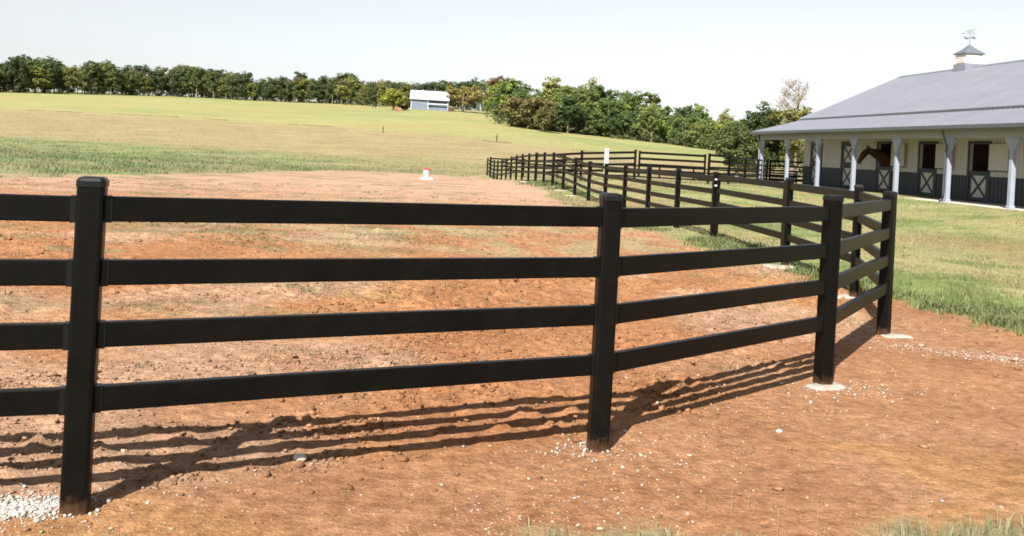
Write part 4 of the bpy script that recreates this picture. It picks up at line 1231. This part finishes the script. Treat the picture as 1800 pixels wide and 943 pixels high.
def heap(name, cx, cy, rx, ry, rot, n, s0, label, colr=(.34, .30, .27)):
    p = rg.normal(size=(n, 2)) * np.array([rx, ry]) * .5
    c, s = math.cos(rot), math.sin(rot)
    q = np.stack([cx + p[:, 0] * c - p[:, 1] * s, cy + p[:, 0] * s + p[:, 1] * c], 1)
    sz = np.clip(rg.lognormal(math.log(s0), .4, n), .003, .05)
    return lumps(name, q, sz, np.clip(np.array(colr) * rg.uniform(.7, 1.2, (n, 1)), .05, .95), label, 'gravel', .7, .1)
heap('gravel_heap', -2.0, 3.72, .27, .13, .25, 2600, .0042, 'heap of white gravel spilled at the foot of the nearest post', (.36, .335, .31))
heap('gravel_heap', .48, 4.84, .28, .2, .2, 90, .006, 'white gravel crumbs round the second fence post')
heap('gravel_heap', 2.45, 6.5, .6, .3, .1, 140, .006, 'white crumbs of concrete beside the corner fence post')
heap('gravel_strip', 4.25, 7.85, 1.3, .25, -.35, 1100, .006, 'pale gravel strip on the soil near the turf edge', (.30, .235, .185))

rocks = [(-.98, 4.43, .035, 'white rock lying just before the shadow of the bottom rail'), (-2.35, 3.42, .03, 'small pale rock near the white gravel heap'),
         (1.62, 5.35, .022, 'small pale rock alone on the trodden soil between two posts')]
for x, y, r, lab in rocks:
    rr = random.Random(int(x * 100))
    mb = MB(); mb.add([tuple(Vector(v) * r * rr.uniform(.8, 1.2)) for v in IV], [tuple(f) for f in IF])
    o = mb.build('rock', M['rock'], None)
    m = o.modifiers.new('sub', 'SUBSURF'); m.levels = 1; m.render_levels = 1
    o.scale = (1.3, 1, .7); o.location = (x, y, float(surface(x, y)) + r * .4)
    tag(o, lab, 'rock')

# ------------------------------------------------------------------ grass
def blades(name, xy, h, w, col, label, lean=.45, seg=1, cat='grass'):
    n = len(xy)
    rg = np.random.default_rng(n + len(name))
    a = rg.uniform(0, 6.28, n); b = rg.uniform(0, 6.28, n)
    z = surface(xy[:, 0], xy[:, 1]) - .004
    base = np.stack([xy[:, 0], xy[:, 1], z], 1)
    side = np.stack([np.cos(a), np.sin(a), np.zeros(n)], 1) * (w / 2)[:, None]
    bend = np.stack([np.cos(b), np.sin(b), np.zeros(n)], 1) * (h * rg.uniform(.1, 1, n) * lean)[:, None]
    up = np.zeros((n, 3)); up[:, 2] = h
    if seg == 1:
        V = np.stack([base - side, base + side, base + bend + up], 1)
        F = np.arange(n * 3).reshape(-1, 3); k = 3
    else:
        mid = base + bend * .3 + up * .62
        V = np.stack([base - side, base + side, mid + side * .7, mid - side * .7, base + bend * 1.25 + up * .96], 1)
        i = np.arange(n)[:, None] * 5
        F = np.concatenate([i + np.array([[0, 1, 2]]), i + np.array([[0, 2, 3]]), i + np.array([[3, 2, 4]])]); k = 5
    me = np_mesh(name, V.reshape(-1, 3), F)
    vcol(me, 'col', np.repeat(np.clip(col, .01, .9), k, 0))
    return tag(link(name, me, M['blade']), label, cat, None, 'stuff')

def grass_colour(n, rg, green, dry, f):
    t = np.clip(f + rg.normal(0, .22, n), 0, 1)[:, None]
    return (np.array(green) * (1 - t) + np.array(dry) * t) * rg.uniform(.7, 1.25, (n, 1))

GREEN, DRY, BLUEG = (.125, .175, .058), (.28, .25, .135), (.14, .19, .10)
# paddock by the barn
xy = wedge(420000, 8.2, 56, rg, 1.5, 1.55)
tuft = fbm(xy[:, 0] * 2.2, xy[:, 1] * 2.2, 3, 71)
lx, ly = barn_local(xy[:, 0], xy[:, 1])
out = ~((lx > -.3) & (ly > -8))
ed = xy[:, 0] - soil_right(xy[:, 1])
keep = (soil_mask(xy[:, 0], xy[:, 1]) < .35) & (ed > -.2) & out & (rg.uniform(0, 1, len(xy)) < (.18 + .8 * sm((tuft - .4) * 4)) * (.25 + .75 * sm((ed + .2 - 1.2 * (tuft - .5)) / 1.1)))
xy = xy[keep]; tuft = tuft[keep]; ed = ed[keep]
lush = sm((2.2 - ed) / 2.0) * sm((20 - xy[:, 1]) / 8) * sm((fbm(xy[:, 0] * 1.1, xy[:, 1] * 1.1, 3, 78) - .42) * 5)
n2 = fbm(xy[:, 0] * .35, xy[:, 1] * .35, 4, 32); n3 = fbm(xy[:, 0] * 1.3, xy[:, 1] * 1.3, 4, 33)
gm = sm((n2 * .6 + n3 * .4 - .43) * 5)
hh = (.02 + .04 * tuft + .07 * lush * sm((tuft - .42) * 5)) * rg.uniform(.6, 1.3, len(xy))
blades('paddock_grass', xy, hh, .006 + xy[:, 1] * .0009, grass_colour(len(xy), rg, GREEN, DRY, np.clip(.95 - gm * .7 - lush * .55, 0, 1)), 'short mixed green and bleached grass of the barn paddock')
print('paddock', len(xy))

# weeds along the fence foot
cl = []
for (x, y, r, n, h) in ((4.02, 15.4, .5, 900, .22), (3.95, 16.6, .55, 1100, .26), (3.75, 17.4, .4, 600, .2), (4.5, 12.3, .45, 900, .22), (4.35, 13.2, .35, 500, .2), (4.75, 11.4, .35, 600, .2),
                        (5.0, 10.55, .3, 700, .18), (5.3, 9.75, .3, 600, .17), (5.45, 9.2, .35, 800, .16), (5.55, 10.4, .4, 700, .16), (2.9, 19.6, .5, 300, .14), (1.1, 40.3, .8, 500, .3), (1.35, 37.8, .6, 400, .28), (1.7, 35.6, .5, 300, .22)):
    cl.append(np.concatenate([rg.normal(size=(n, 2)) * r * .5 + np.array([x, y]), np.full((n, 1), h)], 1))
cl = np.concatenate(cl)
blades('weeds', cl[:, :2], cl[:, 2] * .55 * rg.uniform(.3, 1.2, len(cl)), .012 + cl[:, 1] * .0008, grass_colour(len(cl), rg, (.085, .125, .042), (.22, .22, .10), np.full(len(cl), .4)), 'clumps of green weeds along the fence foot and turf edge', .7, 2)

# sparse tussocks on the soil
cen = wedge(2600, 6.0, 34, rg, pw=1.2)
cp = fbm(cen[:, 0] * .5, cen[:, 1] * .9, 3, 44)
cen = cen[(soil_mask(cen[:, 0], cen[:, 1]) > .6) & (rg.uniform(0, 1, len(cen)) < sm((cp - .42) * 5) * np.where(cen[:, 1] > 9, .55, .2))]
ct = np.repeat(cen, 16, 0) + rg.normal(size=(len(cen) * 16, 2)) * .07
blades('soil_tussocks', ct, rg.uniform(.015, .06, len(ct)), .006 + ct[:, 1] * .0007, grass_colour(len(ct), rg, (.10, .115, .05), (.27, .22, .13), np.full(len(ct), .55)), 'sparse dry tussocks dotted over the bare soil', .8)
print('tussocks', len(cen))

# swale and hay field
xy = wedge(260000, 24, 150, rg, 6, 1.5)
tuft = fbm(xy[:, 0] * .9, xy[:, 1] * .9, 3, 74)
keep = (soil_mask(xy[:, 0], xy[:, 1]) < .3) & (xy[:, 0] < fence_x(xy[:, 1]) - .3) | (xy[:, 1] > 68)
keep &= rg.uniform(0, 1, len(xy)) < .15 + .8 * sm((tuft - .4) * 4)
xy = xy[keep]; tuft = tuft[keep]
zc, _ = zones(xy[:, 0], xy[:, 1])
blades('hay_field_grass', xy, (.05 + .10 * tuft) * (1 - .65 * sm((xy[:, 1] - 72) / 12)) * rg.uniform(.6, 1.3, len(xy)), .02 + xy[:, 1] * .0008, zc * rg.uniform(.88, 1.12, (len(xy), 1)), 'mown hay stubble and green swale grass below the hill', .6)
print('field', len(xy))

# taller uncut line where the tan hay meets the green
lx0 = np.concatenate([rg.uniform(-95, -30, 2600), rg.uniform(-5, 1, 250), rg.uniform(5, 12, 250)])
ly0 = np.full(len(lx0), 140.0)
for _ in range(6): ly0 = hay_line(lx0, ly0)
ln = fbm(lx0 * .25, ly0 * 0, 3, 91)
kp = (ln > .50) & (rg.uniform(0, 1, len(ln)) < .6)
lx0, ly0 = lx0[kp], ly0[kp] + rg.normal(0, .5, kp.sum())
blades('uncut_hay_line', np.stack([lx0, ly0], 1), rg.uniform(.05, .2, len(lx0)), np.full(len(lx0), .10), grass_colour(len(lx0), rg, (.10, .11, .04), (.2, .18, .08), np.full(len(lx0), .4)), 'thin dark line of uncut grass along the hay edge', .5)

# grass at the photographer's feet
xy = np.stack([rg.uniform(-3.2, 3.8, 60000), rg.uniform(2.4, 5.0, 60000)], 1)
sk = soil_mask(xy[:, 0], xy[:, 1])
tf = fbm(xy[:, 0] * 4, xy[:, 1] * 4, 3, 81)
keep = (sk < .5) & (rg.uniform(0, 1, len(xy)) < .04 + .5 * sm((tf - .46) * 6))
xy = xy[keep]; tf = tf[keep]
blades('foreground_grass', xy, (.03 + .07 * tf) * rg.uniform(.5, 1.4, len(xy)), rg.uniform(.003, .006, len(xy)), grass_colour(len(xy), rg, (.135, .185, .10), (.33, .28, .17), np.full(len(xy), .45)), 'thin blue-green and straw grass at the near edge of the soil', .6, 2)
print('fg', len(xy))
# tall seed stalks
xy = np.stack([rg.uniform(.9, 2.6, 60), rg.uniform(3.6, 4.3, 60)], 1)
blades('seed_stalks', xy, rg.uniform(.06, .15, 60), np.full(60, .003), np.tile(np.array([.30, .25, .16]), (60, 1)), 'dry upright seed stalks at the near edge of the soil', .06, 2)
